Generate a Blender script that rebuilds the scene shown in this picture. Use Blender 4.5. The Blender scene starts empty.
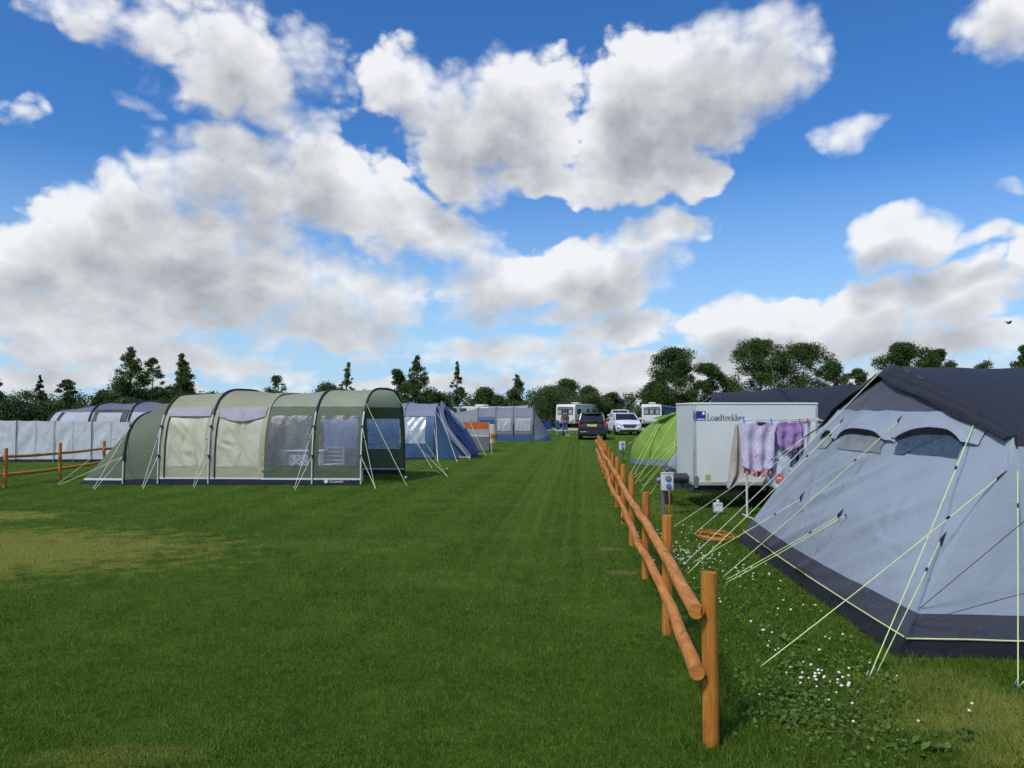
import bpy, math, random
import numpy as np
from mathutils import Vector, Matrix, noise
from math import sin, cos, pi, radians, atan2, sqrt, exp
random.seed(4); RNG = np.random.default_rng(4)
scene = bpy.context.scene
COL = scene.collection
V = Vector

# ------------------------------------------------------------------ camera (eye height 1.65 m, tilted up 2 degrees)
F = 770.0; PITCH = math.atan(27.5/F); EYE = V((0, 0, 1.65))
cd = bpy.data.cameras.new('camera'); cam = bpy.data.objects.new('camera', cd); COL.objects.link(cam)
cam.location = EYE; cam.rotation_euler = (pi/2+PITCH, 0, 0)
cd.sensor_width = 36; cd.lens = 36*F/1024; cd.clip_start = .1; cd.clip_end = 3000
scene.camera = cam
def ray(px, py):
    x = (px-512)/F; z = (384-py)/F
    return V((x, cos(PITCH)-sin(PITCH)*z, sin(PITCH)+cos(PITCH)*z))
def at(px, py, Y):            # survey helper: the point at distance Y seen in that direction
    d = ray(px, py); return EYE+d*(Y/d.y)
def gnd(px, py):
    d = ray(px, py); return EYE+d*(-EYE.z/d.z)
def proj(p):
    d = p-EYE; y = d.y*cos(PITCH)+d.z*sin(PITCH); z = -d.y*sin(PITCH)+d.z*cos(PITCH)
    return 512+F*d.x/y, 384-F*z/y

# ------------------------------------------------------------------ node helper
class N:
    def __init__(s, tree): s.t = tree; s.n = tree.nodes; s.l = tree.links
    def new(s, kind, **kw):
        n = s.n.new(kind)
        for k, v in kw.items(): setattr(n, k, v)
        return n
    def set(s, sock, v):
        if hasattr(v, 'is_output'): s.l.new(v, sock)
        elif v is not None: sock.default_value = v
    def m(s, op, a, b=None, c=None, clamp=False):
        n = s.new('ShaderNodeMath', operation=op, use_clamp=clamp)
        for i, v in enumerate((a, b, c)): s.set(n.inputs[i], v)
        return n.outputs[0]
    def vm(s, op, a, b=None, scale=None):
        n = s.new('ShaderNodeVectorMath', operation=op); s.set(n.inputs[0], a)
        if b is not None: s.set(n.inputs[1], b)
        if scale is not None: s.set(n.inputs[3], scale)
        return n.outputs[1] if op in ('LENGTH', 'DOT_PRODUCT', 'DISTANCE') else n.outputs[0]
    def mix(s, f, a, b, blend='MIX'):
        n = s.new('ShaderNodeMix', data_type='RGBA', blend_type=blend); s.set(n.inputs[0], f)
        s.set(n.inputs[6], c4(a)); s.set(n.inputs[7], c4(b)); return n.outputs[2]
    def noise(s, vec, scale, detail=4, rough=.55, dist=0, out=0, dim='3D'):
        n = s.new('ShaderNodeTexNoise', noise_dimensions=dim); s.set(n.inputs['Vector'], vec); n.inputs['Scale'].default_value = scale
        n.inputs['Detail'].default_value = detail; n.inputs['Roughness'].default_value = rough; n.inputs['Distortion'].default_value = dist
        return n.outputs[out]
    def mr(s, v, a, b, c=0, d=1, smooth=False):
        n = s.new('ShaderNodeMapRange'); n.interpolation_type = 'SMOOTHSTEP' if smooth else 'LINEAR'
        s.set(n.inputs[0], v)
        for i, x in enumerate((a, b, c, d)): s.set(n.inputs[i+1], x)
        return n.outputs[0]
def c4(c): return c if hasattr(c, 'is_output') or not hasattr(c, '__len__') or len(c) == 4 else (*c, 1)
def newmat(name):
    m = bpy.data.materials.new(name); m.use_nodes = True; nt = N(m.node_tree); nt.n.clear()
    o = nt.new('ShaderNodeOutputMaterial'); return m, nt, o
def pbsdf(nt, o, col, rough=.6, metal=0, spec=.5, bump=None, bstr=.3, bdist=.01):
    p = nt.new('ShaderNodeBsdfPrincipled'); nt.set(p.inputs['Base Color'], c4(col)); nt.set(p.inputs['Roughness'], rough)
    p.inputs['Metallic'].default_value = metal; p.inputs['Specular IOR Level'].default_value = spec
    if bump is not None:
        b = nt.new('ShaderNodeBump'); b.inputs['Strength'].default_value = bstr; b.inputs['Distance'].default_value = bdist
        nt.set(b.inputs['Height'], bump); nt.l.new(b.outputs[0], p.inputs['Normal'])
    if o is not None: nt.l.new(p.outputs[0], o.inputs[0])
    return p
def var(nt, col, scale=4, amt=.15, seed=0):
    g = nt.new('ShaderNodeNewGeometry'); f = nt.noise(nt.vm('ADD', g.outputs['Position'], (seed, seed*.7, 0)), scale, 5, .6)
    lo = tuple(max(0, c*(1-amt)) for c in col[:3]); hi = tuple(min(1, c*(1+amt)) for c in col[:3])
    return nt.mix(nt.mr(f, .3, .7), lo, hi), f, g.outputs['Position']
def plain(name, col, rough=.5, metal=0, amt=.12, scale=6, spec=.5, bump=.0):
    m, nt, o = newmat(name); c, f, pos = var(nt, col, scale, amt)
    pbsdf(nt, o, c, nt.mr(f, .3, .7, max(0, rough-.08), min(1, rough+.08)), metal, spec, nt.noise(pos, 60, 3) if bump else None, bump, .004); return m
def cloth(name, col, transl=.25, rough=.6, amt=.07, weave=0, bump=.35, spec=.3, crease=5):
    m, nt, o = newmat(name); c, f, pos = var(nt, col, 2.2, amt)
    fold = nt.noise(pos, crease, 5, .6, 1.2); fine = nt.noise(pos, 55, 2)
    h = nt.m('ADD', fold, nt.m('MULTIPLY', fine, .03))
    if weave:
        w = nt.new('ShaderNodeTexWave', wave_type='BANDS', bands_direction='X'); w.inputs['Scale'].default_value = weave
        w.inputs['Distortion'].default_value = .6; nt.l.new(pos, w.inputs['Vector'])
        c = nt.mix(nt.m('MULTIPLY', w.outputs['Fac'], .45), c, tuple(min(1, x*1.9+.01) for x in col))
    p = pbsdf(nt, None, c, rough, 0, spec, h, bump, .05)
    t = nt.new('ShaderNodeBsdfTranslucent'); nt.set(t.inputs[0], c4(c))
    mx = nt.new('ShaderNodeMixShader'); mx.inputs[0].default_value = transl
    nt.l.new(p.outputs[0], mx.inputs[1]); nt.l.new(t.outputs[0], mx.inputs[2]); nt.l.new(mx.outputs[0], o.inputs[0]); return m
def film(name, col, opac=.35, rough=.15, gl=.3):      # clear tent-window film, a little milky and creased
    m, nt, o = newmat(name); g = nt.new('ShaderNodeNewGeometry')
    h = nt.noise(g.outputs['Position'], 7, 5, .65, 1.5); st = nt.noise(nt.vm('MULTIPLY', g.outputs['Position'], (3, 3, .7)), 1.8, 3, .5, 1.5)
    p = pbsdf(nt, None, col, rough, 0, .8, h, .25, .05)
    t = nt.new('ShaderNodeBsdfTransparent'); t.inputs[0].default_value = (.86, .9, .93, 1)
    mx = nt.new('ShaderNodeMixShader'); nt.set(mx.inputs[0], nt.mr(st, .35, .70, opac*.8, min(1, opac*1.2)))
    nt.l.new(t.outputs[0], mx.inputs[1]); nt.l.new(p.outputs[0], mx.inputs[2]); nt.l.new(mx.outputs[0], o.inputs[0]); return m
def wood(name, col, along=(1, 1, .08)):
    m, nt, o = newmat(name); g = nt.new('ShaderNodeNewGeometry'); pos = g.outputs['Position']
    gr = nt.noise(nt.vm('MULTIPLY', pos, along), 55, 5, .6, .8); bl = nt.noise(pos, 3.2, 4, .6); kn = nt.noise(nt.vm('MULTIPLY', pos, (1, 1, .5)), 11, 2)
    c = nt.mix(nt.mr(gr, .3, .7), tuple(x*.52 for x in col), tuple(min(1, x*1.22) for x in col))
    c = nt.mix(nt.mr(bl, .42, .72, 0, .45), c, (col[0]*.55, col[1]*.42, col[2]*.4))
    c = nt.mix(nt.mr(kn, .67, .71), c, (.06, .022, .008))
    ck = nt.noise(nt.vm('MULTIPLY', pos, tuple(a*.6 if a < .5 else a for a in along)), 30, 2, .5, .3); c = nt.mix(nt.mr(ck, .66, .70, 0, .7), c, tuple(x*.28 for x in col)); gy = nt.noise(pos, 6.5, 4, .65); c = nt.mix(nt.mr(gy, .55, .8, 0, .14), c, (.30, .24, .17))
    pbsdf(nt, o, c, .62, 0, .3, gr, .6, .008); return m
def leafmat(name, col, col2, transl=.3):
    m, nt, o = newmat(name); g = nt.new('ShaderNodeNewGeometry')
    f = nt.noise(g.outputs['Position'], .55, 3, .6)
    c = nt.mix(nt.mr(nt.m('ADD', nt.m('MULTIPLY', g.outputs['Random Per Island'], .6), nt.m('MULTIPLY', f, .8)), .35, 1.05), col, col2)
    p = pbsdf(nt, None, c, .55, 0, .35)
    t = nt.new('ShaderNodeBsdfTranslucent'); nt.l.new(c, t.inputs[0])
    mx = nt.new('ShaderNodeMixShader'); mx.inputs[0].default_value = transl
    nt.l.new(p.outputs[0], mx.inputs[1]); nt.l.new(t.outputs[0], mx.inputs[2]); nt.l.new(mx.outputs[0], o.inputs[0]); return m

# ------------------------------------------------------------------ mesh builder (world or local coordinates -> ONE object)
ORG = {}
class MB:
    def __init__(s, M=None): s.v = []; s.f = []; s.M = M
    def add(s, vs, fs):
        k = len(s.v); s.v += [s.M @ V(p) if s.M else V(p) for p in vs]; s.f += [tuple(i+k for i in f) for f in fs]; return s
    def box(s, c, d, R=None):
        x, y, z = d[0]/2, d[1]/2, d[2]/2
        ps = [V(q) for q in ((-x, -y, -z), (x, -y, -z), (x, y, -z), (-x, y, -z), (-x, -y, z), (x, -y, z), (x, y, z), (-x, y, z))]
        return s.add([V(c)+(R @ p if R else p) for p in ps], [(3, 2, 1, 0), (4, 5, 6, 7), (0, 1, 5, 4), (1, 2, 6, 5), (2, 3, 7, 6), (3, 0, 4, 7)])
    def hexa(s, p): return s.add(p, [(3, 2, 1, 0), (4, 5, 6, 7), (0, 1, 5, 4), (1, 2, 6, 5), (2, 3, 7, 6), (3, 0, 4, 7)])
    def grid(s, fn, nu, nv):
        vs = [fn(i/nu, j/nv) for j in range(nv+1) for i in range(nu+1)]; w = nu+1
        return s.add(vs, [(j*w+i, j*w+i+1, (j+1)*w+i+1, (j+1)*w+i) for j in range(nv) for i in range(nu)])
    def loft(s, rings, cap=True, closed=True):
        n = len(rings[0]); vs = [p for r in rings for p in r]; fs = []
        for j in range(len(rings)-1):
            for i in range(n if closed else n-1): fs.append((j*n+i, j*n+(i+1) % n, (j+1)*n+(i+1) % n, (j+1)*n+i))
        if cap: fs += [tuple(range(n-1, -1, -1)), tuple((len(rings)-1)*n+i for i in range(n))]
        return s.add(vs, fs)
    def tube(s, pts, r, n=8, cap=True):
        pts = [V(p) for p in pts]; rs = r if hasattr(r, '__len__') else [r]*len(pts); rings = []; up = None
        for i, p in enumerate(pts):
            d = (pts[min(i+1, len(pts)-1)]-pts[max(i-1, 0)]).normalized()
            if up is None: up = d.orthogonal().normalized()
            up = up-d*up.dot(d); up = up.normalized() if up.length > 1e-5 else d.orthogonal().normalized(); w = d.cross(up)
            rings.append([p+(up*cos(2*pi*k/n)+w*sin(2*pi*k/n))*rs[i] for k in range(n)])
        return s.loft(rings, cap)
    def lathe(s, prof, c, axis=(0, 0, 1), n=20):
        ax = V(axis).normalized(); u = ax.orthogonal().normalized(); w = ax.cross(u)
        return s.loft([[V(c)+ax*h+(u*cos(2*pi*k/n)+w*sin(2*pi*k/n))*max(r, 1e-4) for k in range(n)] for r, h in prof])
    def poly(s, pts, off):
        n = len(pts); a = [V(p) for p in pts]; off = V(off)
        return s.add(a+[p+off for p in a], [tuple(range(n-1, -1, -1)), tuple(range(n, 2*n))]+[(i, (i+1) % n, n+(i+1) % n, n+i) for i in range(n)])
    def build(s, name, mat, parent=None, smooth=True, bevel=0, sub=0, angle=40):
        o0 = ORG.get(parent.name, V((0, 0, 0))) if parent else V((0, 0, 0))
        me = bpy.data.meshes.new(name); me.from_pydata([tuple(p-o0) for p in s.v], [], s.f); me.validate(); me.materials.append(mat)
        if smooth:
            me.polygons.foreach_set('use_smooth', [True]*len(me.polygons)); me.set_sharp_from_angle(angle=radians(angle))
        o = bpy.data.objects.new(name, me); COL.objects.link(o); ORG[o.name] = o0
        if parent: o.parent = parent
        if bevel:
            b = o.modifiers.new('bevel', 'BEVEL'); b.width = bevel; b.segments = 2; b.limit_method = 'ANGLE'
        if sub: q = o.modifiers.new('sub', 'SUBSURF'); q.levels = q.render_levels = sub
        return o
def tag(o, label=None, cat=None, group=None, kind=None):
    for k, v in (('label', label), ('category', cat), ('group', group), ('kind', kind)):
        if v: o[k] = v
    return o
def thing(name, loc, label, cat, group=None):
    o = bpy.data.objects.new(name, None); COL.objects.link(o); o.location = loc; ORG[o.name] = V(loc); o.empty_display_size = .2
    return tag(o, label, cat, group)
def flat_mesh(name, verts, faces_n, mat, parent=None, smooth=False):      # numpy verts (N,3), every faces_n verts one face
    o0 = np.array(ORG[parent.name]) if parent else np.zeros(3); n = len(verts); nf = n//faces_n
    me = bpy.data.meshes.new(name); me.vertices.add(n); me.vertices.foreach_set('co', (verts-o0).astype(np.float32).ravel())
    me.loops.add(n); me.loops.foreach_set('vertex_index', np.arange(n, dtype=np.int32))
    me.polygons.add(nf); me.polygons.foreach_set('loop_start', np.arange(0, n, faces_n, dtype=np.int32))
    me.update(calc_edges=True); me.materials.append(mat)
    o = bpy.data.objects.new(name, me); COL.objects.link(o); ORG[o.name] = V(o0)
    if parent: o.parent = parent
    return o
def text(name, s, size, loc, R, mat, parent, align='LEFT', depth=.0015):
    cu = bpy.data.curves.new(name, 'FONT'); cu.body = s; cu.size = size; cu.extrude = depth; cu.align_x = align
    t = bpy.data.objects.new(name, cu); COL.objects.link(t); me = bpy.data.meshes.new_from_object(t); bpy.data.objects.remove(t); me.materials.clear(); me.materials.append(mat)
    o = bpy.data.objects.new(name, me); COL.objects.link(o); o.location = V(loc)-ORG[parent.name]; o.rotation_euler = R; o.parent = parent; return o
def nz(p, s=1.0): return noise.noise(V(p)*s)
def lerp(a, b, t): return a+(b-a)*t
def RZ(a): return Matrix.Rotation(a, 4, 'Z')
# ------------------------------------------------------------------ render settings, sun, sky with cumulus clouds
scene.render.engine = 'CYCLES'
cy = scene.cycles; cy.use_adaptive_sampling = True; cy.adaptive_threshold = .03; cy.adaptive_min_samples = 6; cy.use_denoising = True; cy.denoiser = 'OPENIMAGEDENOISE'; cy.denoising_input_passes = 'RGB_ALBEDO_NORMAL'; cy.denoising_prefilter = 'NONE'; cy.max_bounces = 6; cy.diffuse_bounces = 3; cy.glossy_bounces = 2; cy.transparent_max_bounces = 10
cy.transmission_bounces = 3; cy.caustics_reflective = cy.caustics_refractive = False; cy.sample_clamp_indirect = 6
vs = scene.view_settings; vs.view_transform = 'Standard'; vs.look = 'None'; vs.gamma = 1; vs.use_curve_mapping = False; vs.exposure = 0.28
SUN_EL = radians(50); SUN_AZ = atan2(-.5, -.62)          # high sun behind and left of the camera, softened by thin cloud
sd = bpy.data.lights.new('sun', 'SUN'); sun = bpy.data.objects.new('sun', sd); COL.objects.link(sun)
sd.energy = 2.4; sd.angle = radians(9); sd.color = (1, .95, .87)
sv = V((sin(SUN_AZ)*cos(SUN_EL), cos(SUN_AZ)*cos(SUN_EL), sin(SUN_EL))); sun.rotation_euler = sv.to_track_quat('Z', 'Y').to_euler()
STR = .1
w = bpy.data.worlds.new('World'); scene.world = w; w.use_nodes = True; nt = N(w.node_tree); nt.n.clear()
try: w.cycles.sampling_method = 'MANUAL'; w.cycles.sample_map_resolution = 512
except Exception: pass
tc = nt.new('ShaderNodeTexCoord'); d = tc.outputs['Generated']
sk = nt.new('ShaderNodeTexSky', sky_type='NISHITA'); sk.sun_disc = False; sk.sun_elevation = SUN_EL; sk.sun_rotation = SUN_AZ
sk.air_density = 1.0; sk.dust_density = .6; sk.ozone_density = 2.0
# cloud masses: (column, row, half width, half height, tilt in degrees, weight) surveyed from the photograph, stored as azimuth / elevation
CL = [(85, 15, 60, 30, 20, .55), (165, 40, 40, 34, 40, .6), (240, 70, 82, 50, 25, .95), (215, 12, 50, 26, 0, .5), (310, 55, 46, 30, 30, .6), (145, 102, 20, 10, 10, .32), (20, 110, 24, 14, -20, .36), (290, 118, 62, 30, 35, .6), (335, 120, 18, 20, 40, .35),
      (118, 196, 44, 26, 40, .9), (150, 140, 16, 24, -30, .45), (235, 180, 112, 52, -8, 1.15), (330, 172, 72, 42, 15, 1.0), (180, 235, 130, 46, 0, 1.1), (390, 226, 104, 38, 14, 1.0), (440, 245, 60, 24, 10, .9), (50, 268, 125, 38, 0, 1.05), (150, 305, 120, 30, 0, 1.0), (380, 300, 60, 34, 0, .8), (30, 300, 90, 20, 0, .9),
      (240, 285, 170, 46, 0, 1.15), (310, 325, 110, 30, 5, .95), (60, 330, 150, 26, 0, .9), (150, 362, 190, 16, 0, .9), (20, 385, 150, 14, 0, .85), (250, 392, 160, 10, 0, .7),
      (405, 88, 46, 36, 20, .9), (445, 115, 66, 46, 15, 1.05), (520, 118, 56, 58, -15, 1.05), (470, 165, 62, 34, 15, .95), (632, 100, 60, 58, -12, 1.3), (705, 88, 78, 58, -28, 1.3), (640, 160, 80, 42, -12, 1.2), (765, 62, 52, 46, -35, 1.05), (700, 180, 34, 22, -20, .8),
      (545, 185, 50, 20, 10, .8), (585, 270, 98, 36, -10, 1.2), (500, 285, 70, 34, 8, 1.05), (645, 245, 56, 30, -14, 1.0), (475, 315, 42, 16, 0, .8), (560, 310, 60, 18, -5, .8),
      (848, 132, 42, 18, -10, .85), (1005, 15, 58, 36, 12, .9), (610, 332, 70, 26, -8, .95), (735, 318, 44, 22, -5, 1.0), (520, 352, 110, 16, 0, .9), (640, 364, 140, 15, 0, .9), (420, 387, 130, 14, 0, .8), (300, 372, 40, 12, 0, .6), (620, 385, 160, 12, 0, .8), (950, 390, 160, 14, 0, .8),
      (790, 335, 110, 28, -8, 1.0), (905, 246, 52, 34, -20, 1.15), (880, 310, 80, 26, -8, 1.05), (960, 300, 80, 34, -8, 1.1), (990, 241, 34, 10, -10, .5), (1035, 258, 26, 28, 0, .9), (930, 342, 140, 22, 0, 1.0), (800, 372, 200, 12, 0, .8),
      (1012, 186, 18, 8, 0, .4)]
def azel(px, py): r = ray(px, py).normalized(); return atan2(r.x, r.y), math.asin(r.z)
def density_group(name, fine, blobs=True):
    grp = bpy.data.node_groups.new(name, 'ShaderNodeTree')
    grp.interface.new_socket('P', in_out='INPUT', socket_type='NodeSocketVector'); grp.interface.new_socket('D', in_out='OUTPUT', socket_type='NodeSocketFloat'); grp.interface.new_socket('R', in_out='OUTPUT', socket_type='NodeSocketFloat')
    g = N(grp); gi = g.new('NodeGroupInput').outputs[0]; go = g.new('NodeGroupOutput')
    big = g.vm('SUBTRACT', g.noise(gi, 5.5, 2, .55, 0, 1, '2D'), (.5, .5, .5))
    mid = g.vm('SUBTRACT', g.noise(gi, 15, 2 if fine else 1, .6, 0, 1, '2D'), (.5, .5, .5))
    Pw = g.vm('ADD', g.vm('ADD', gi, g.vm('MULTIPLY', big, (.055, .045, 0))), g.vm('MULTIPLY', mid, (.040, .034, 0)))          # billowing warp of the outlines
    Pw = g.vm('ADD', g.vm('MULTIPLY', Pw, (1, 1, 0)), (0, 0, 1))
    acc = None
    for cx, cy_, rx, ry, tilt, wt in CL:
        a, e = azel(cx, cy_); k = (cos(a)**2*.5+.5*cos(a))*1.13/F; ct, st = cos(radians(-tilt)), sin(radians(-tilt)); rx *= k; ry *= k
        p_ = Pw
        if acc is not None:                                              # chained so the shader stack stays small
            ch = g.new('ShaderNodeVectorMath', operation='MULTIPLY_ADD'); g.l.new(acc, ch.inputs[0]); ch.inputs[1].default_value = (1e-9, 0, 0); g.l.new(Pw, ch.inputs[2]); p_ = ch.outputs[0]
        u = g.vm('DOT_PRODUCT', p_, (ct/rx, st/rx, -(a*ct+e*st)/rx)); v = g.vm('DOT_PRODUCT', p_, (-st/ry, ct/ry, -(-a*st+e*ct)/ry))
        r2 = g.m('MULTIPLY_ADD', u, u, g.m('MULTIPLY', v, v))
        q = g.m('MULTIPLY_ADD', r2, -wt*.72, wt*.72)
        acc = q if acc is None else g.m('SMOOTH_MAX', acc, q, .10)
    az_ = g.new('ShaderNodeSeparateXYZ'); g.l.new(gi, az_.inputs[0])     # outside the photograph: scattered cumulus
    other = g.m('MULTIPLY_ADD', g.noise(g.vm('MULTIPLY', gi, (1, 1.8, 1)), 2.3, 2, dim='2D'), 3.0, -1.45)
    side = g.mr(g.m('ABSOLUTE', az_.outputs[0]), .62, .8, -2.5, 0); high = g.mr(az_.outputs[1], .60, .72, -2.5, 0)
    acc = g.m('MAXIMUM', acc, g.m('ADD', other, g.m('MAXIMUM', side, high)))
    Pn = g.vm('MULTIPLY', gi, (1, 1.35, 1))
    nz_ = g.m('MULTIPLY', g.m('SUBTRACT', g.noise(Pn, 9, 8 if fine else 5, .56, .15, 0, '2D'), .5), .95)
    nz_ = g.m('MULTIPLY_ADD', g.m('SUBTRACT', g.noise(Pn, 27, 6 if fine else 2, .66, .2, 0, '2D'), .5), .34, nz_)
    vo = g.new('ShaderNodeTexVoronoi', feature='F1', voronoi_dimensions='2D'); vo.inputs['Scale'].default_value = 17
    g.l.new(g.vm('ADD', Pn, g.vm('SCALE', big, None, .05)), vo.inputs['Vector'])
    nz_ = g.m('MULTIPLY_ADD', g.m('SUBTRACT', .38, vo.outputs['Distance']), .34, nz_)
    if fine:
        v2 = g.new('ShaderNodeTexVoronoi', feature='F1', voronoi_dimensions='2D'); v2.inputs['Scale'].default_value = 50
        g.l.new(g.vm('ADD', Pn, g.vm('SCALE', mid, None, .03)), v2.inputs['Vector']); nz_ = g.m('MULTIPLY_ADD', g.m('SUBTRACT', .38, v2.outputs['Distance']), .22, nz_)
    if fine: nz_ = g.m('MULTIPLY_ADD', g.m('SUBTRACT', g.noise(g.vm('MULTIPLY', gi, (34, 62, 1)), 1, 4, .6, .3, 0, '2D'), .5), g.mr(az_.outputs[1], .02, .20, .85, 0), nz_)
    g.l.new(nz_, go.inputs[1])
    if blobs: g.l.new(g.m('ADD', acc, nz_), go.inputs[0])
    return grp
GF = density_group('cloud_density', True); GC = density_group('cloud_density_coarse', False); GN = density_group('cloud_relief', False, False)
sep = nt.new('ShaderNodeSeparateXYZ'); nt.l.new(d, sep.inputs[0])
cmb = nt.new('ShaderNodeCombineXYZ'); nt.set(cmb.inputs[0], nt.m('ARCTAN2', sep.outputs[0], sep.outputs[1])); nt.set(cmb.inputs[1], nt.m('ARCSINE', sep.outputs[2]))
P = cmb.outputs[0]
def dens(off, grp=GF):
    x = nt.new('ShaderNodeGroup'); x.node_tree = grp; nt.set(x.inputs[0], nt.vm('ADD', P, (off[0], off[1], 0))); return x.outputs
d0 = dens((0, 0)); d1 = dens((.005, .020), GN); r0 = dens((0, 0), GN); d2 = dens((.006, .045), GC)
el = nt.m('ARCSINE', sep.outputs[2])
soft = nt.noise(P, 4.5, 2, dim='2D')                                            # crisp cumulus here, wispy there
alpha = nt.mr(d0[0], -.05, nt.mr(soft, .38, .62, .22, .75), 0, 1, True)
# lit tops, grey bases: less cloud above a point = brighter
above = nt.mr(d2[0], -.25, .85)
grad = nt.mr(nt.m('SUBTRACT', r0[1], d1[1]), -.34, .34)
lum = nt.m('MULTIPLY_ADD', nt.m('SUBTRACT', 1, above), .66, nt.m('MULTIPLY', grad, .26))
lum = nt.m('ADD', lum, nt.mr(d0[0], 0, .7, .24, .07), clamp=True)
ccol = nt.mix(nt.mr(lum, .10, .82), (.31, .325, .35), (.745, .755, .775))
ccol = nt.mix(nt.mr(el, .0, .16, .30, 0), ccol, (.54, .59, .66))       # far clouds low down
hs = nt.new('ShaderNodeHueSaturation'); hs.inputs['Saturation'].default_value = 1.18; hs.inputs['Value'].default_value = 1.12; nt.l.new(sk.outputs[0], hs.inputs['Color'])
skyc = nt.mix(1.0, hs.outputs[0], (.46, .77, 1.08), 'MULTIPLY')
thin = nt.mr(el, .0, .30, .85, .0)
skyc = nt.mix(thin, skyc, tuple(c/STR for c in (.40, .57, .76)))
cs = nt.vm('SCALE', ccol, None, 1/STR)
bg = nt.new('ShaderNodeBackground'); bg.inputs[1].default_value = STR
nt.set(bg.inputs[0], nt.mix(nt.m('MULTIPLY', alpha, .97), skyc, cs))
wo = nt.new('ShaderNodeOutputWorld'); nt.l.new(bg.outputs[0], wo.inputs[0])
# ------------------------------------------------------------------ lawn: one sheet, real blades near by
FX = lambda Y: .985+.0875*(Y-3.87)                       # line of the long fence
def worn(nt, pos, cx, cy_, rx, ry, noise_, edge=.5):     # 1 inside a worn patch with a ragged edge
    m = nt.vm('MULTIPLY', nt.vm('SUBTRACT', pos, (cx, cy_, 0)), (1/rx, 1/ry, 0))
    return nt.mr(nt.m('ADD', nt.vm('LENGTH', m), nt.m('MULTIPLY', nt.m('SUBTRACT', noise_, .5), 1.6)), 1.15, 1.15-edge, 0, 1, True)
def lawn_color(nt):
    g = nt.new('ShaderNodeNewGeometry'); pos = nt.vm('MULTIPLY', g.outputs['Position'], (1, 1, 0))
    n1 = nt.noise(pos, .45, 5, .62); n2 = nt.noise(pos, 3.2, 5, .65); n3 = nt.noise(pos, 26, 4, .7)
    c = nt.mix(nt.mr(n1, .3, .7), (.062, .128, .010), (.106, .186, .018))
    c = nt.mix(nt.mr(n2, .35, .70, 0, .75), c, (.028, .078, .005))
    c = nt.mix(nt.mr(n3, .45, .75, 0, .6), c, (.150, .235, .036)); n4 = nt.noise(pos, 11, 3, .65); c = nt.mix(nt.mr(n4, .5, .72, 0, .55), c, (.024, .068, .005)); n5 = nt.noise(pos, .9, 3, .6); c = nt.mix(nt.mr(n5, .5, .75, 0, .45), c, (.134, .206, .030))
    # mower stripes parallel with the fence
    al = nt.vm('DOT_PRODUCT', pos, (.9962, -.0872, 0)); st = nt.m('SINE', nt.m('MULTIPLY', al, 2*pi/1.1))
    st2 = nt.m('SINE', nt.m('MULTIPLY', al, 2*pi/.37)); ym = nt.new('ShaderNodeSeparateXYZ'); nt.l.new(pos, ym.inputs[0])
    k = nt.m('MULTIPLY', nt.mr(nt.m('ADD', st, nt.m('MULTIPLY', st2, .4)), -1, 1.2, 0, .34), nt.mr(ym.outputs[1], 5, 13))
    c = nt.mix(k, c, (.145, .215, .034))
    st3 = nt.m('SINE', nt.m('MULTIPLY', al, 2*pi/.23)); lane = nt.mr(nt.m('ABSOLUTE', nt.m('SUBTRACT', al, -.4)), 1.6, .3)
    c = nt.mix(nt.m('MULTIPLY', nt.m('MULTIPLY', nt.mr(st3, -.2, 1, 0, .28), lane), nt.mr(ym.outputs[1], 5, 11)), c, (.16, .235, .045))
    dry = None
    for cx, cy_, rx, ry, s in ((-7.4, 9.1, 4.1, 2.0, 1), (-9.1, 12.2, 2.2, .75, 1), (-2.2, 9.6, 1.5, .6, .14), (-.9, 7.6, .8, .4, .08), (3.0, 4.05, 1.15, .6, 1.0), (2.5, 4.7, .5, .3, .5), (-1.9, 3.75, .45, .15, .4), (2.5, 13.5, .5, 1.2, .3), (-1.5, 30, 1.4, .8, .5)):
        q = nt.m('MULTIPLY', worn(nt, pos, cx, cy_, rx, ry, n2, .6), s); dry = q if dry is None else nt.m('MAXIMUM', dry, q)
    c = nt.mix(nt.m('MULTIPLY', dry, nt.mr(n3, .25, .7, .45, 1)), c, (.34, .335, .070))
    bare = None
    for cx, cy_, rx, ry in ((1.17, 9.3, .17, .13), (1.13, 7.95, .16, .12), (-3.75, 9.5, .15, .1)):
        q = worn(nt, pos, cx, cy_, rx, ry, n3, .5); bare = q if bare is None else nt.m('MAXIMUM', bare, q)
    c = nt.mix(nt.m('MULTIPLY', bare, .75), c, (.26, .19, .095))
    return c, n3, g
m, nt, o = newmat('lawn'); c, h, g = lawn_color(nt)
h2 = nt.noise(nt.vm('MULTIPLY', g.outputs['Position'], (1, 1, 0)), 70, 3, .7)
pbsdf(nt, o, c, .9, 0, .04, nt.m('ADD', h, h2), .9, .05); M_LAWN = m
m, nt, o = newmat('grass_blade'); c, h, g = lawn_color(nt)
c = nt.mix(nt.m('POWER', g.outputs['Random Per Island'], 2.2), nt.mix(.22, c, (.008, .026, .002)), nt.mix(.62, c, (.24, .36, .060)))
p = pbsdf(nt, None, c, .6, 0, .12); t = nt.new('ShaderNodeBsdfTranslucent'); nt.l.new(c, t.inputs[0])
mx = nt.new('ShaderNodeMixShader'); mx.inputs[0].default_value = .25
nt.l.new(p.outputs[0], mx.inputs[1]); nt.l.new(t.outputs[0], mx.inputs[2]); nt.l.new(mx.outputs[0], o.inputs[0]); M_BLADE = m
gm = MB().add([(-1200, -300, 0), (1200, -300, 0), (1200, 1500, 0), (-1200, 1500, 0)], [(0, 1, 2, 3)]).build('ground', M_LAWN, smooth=False); tag(gm, kind='structure')
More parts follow.
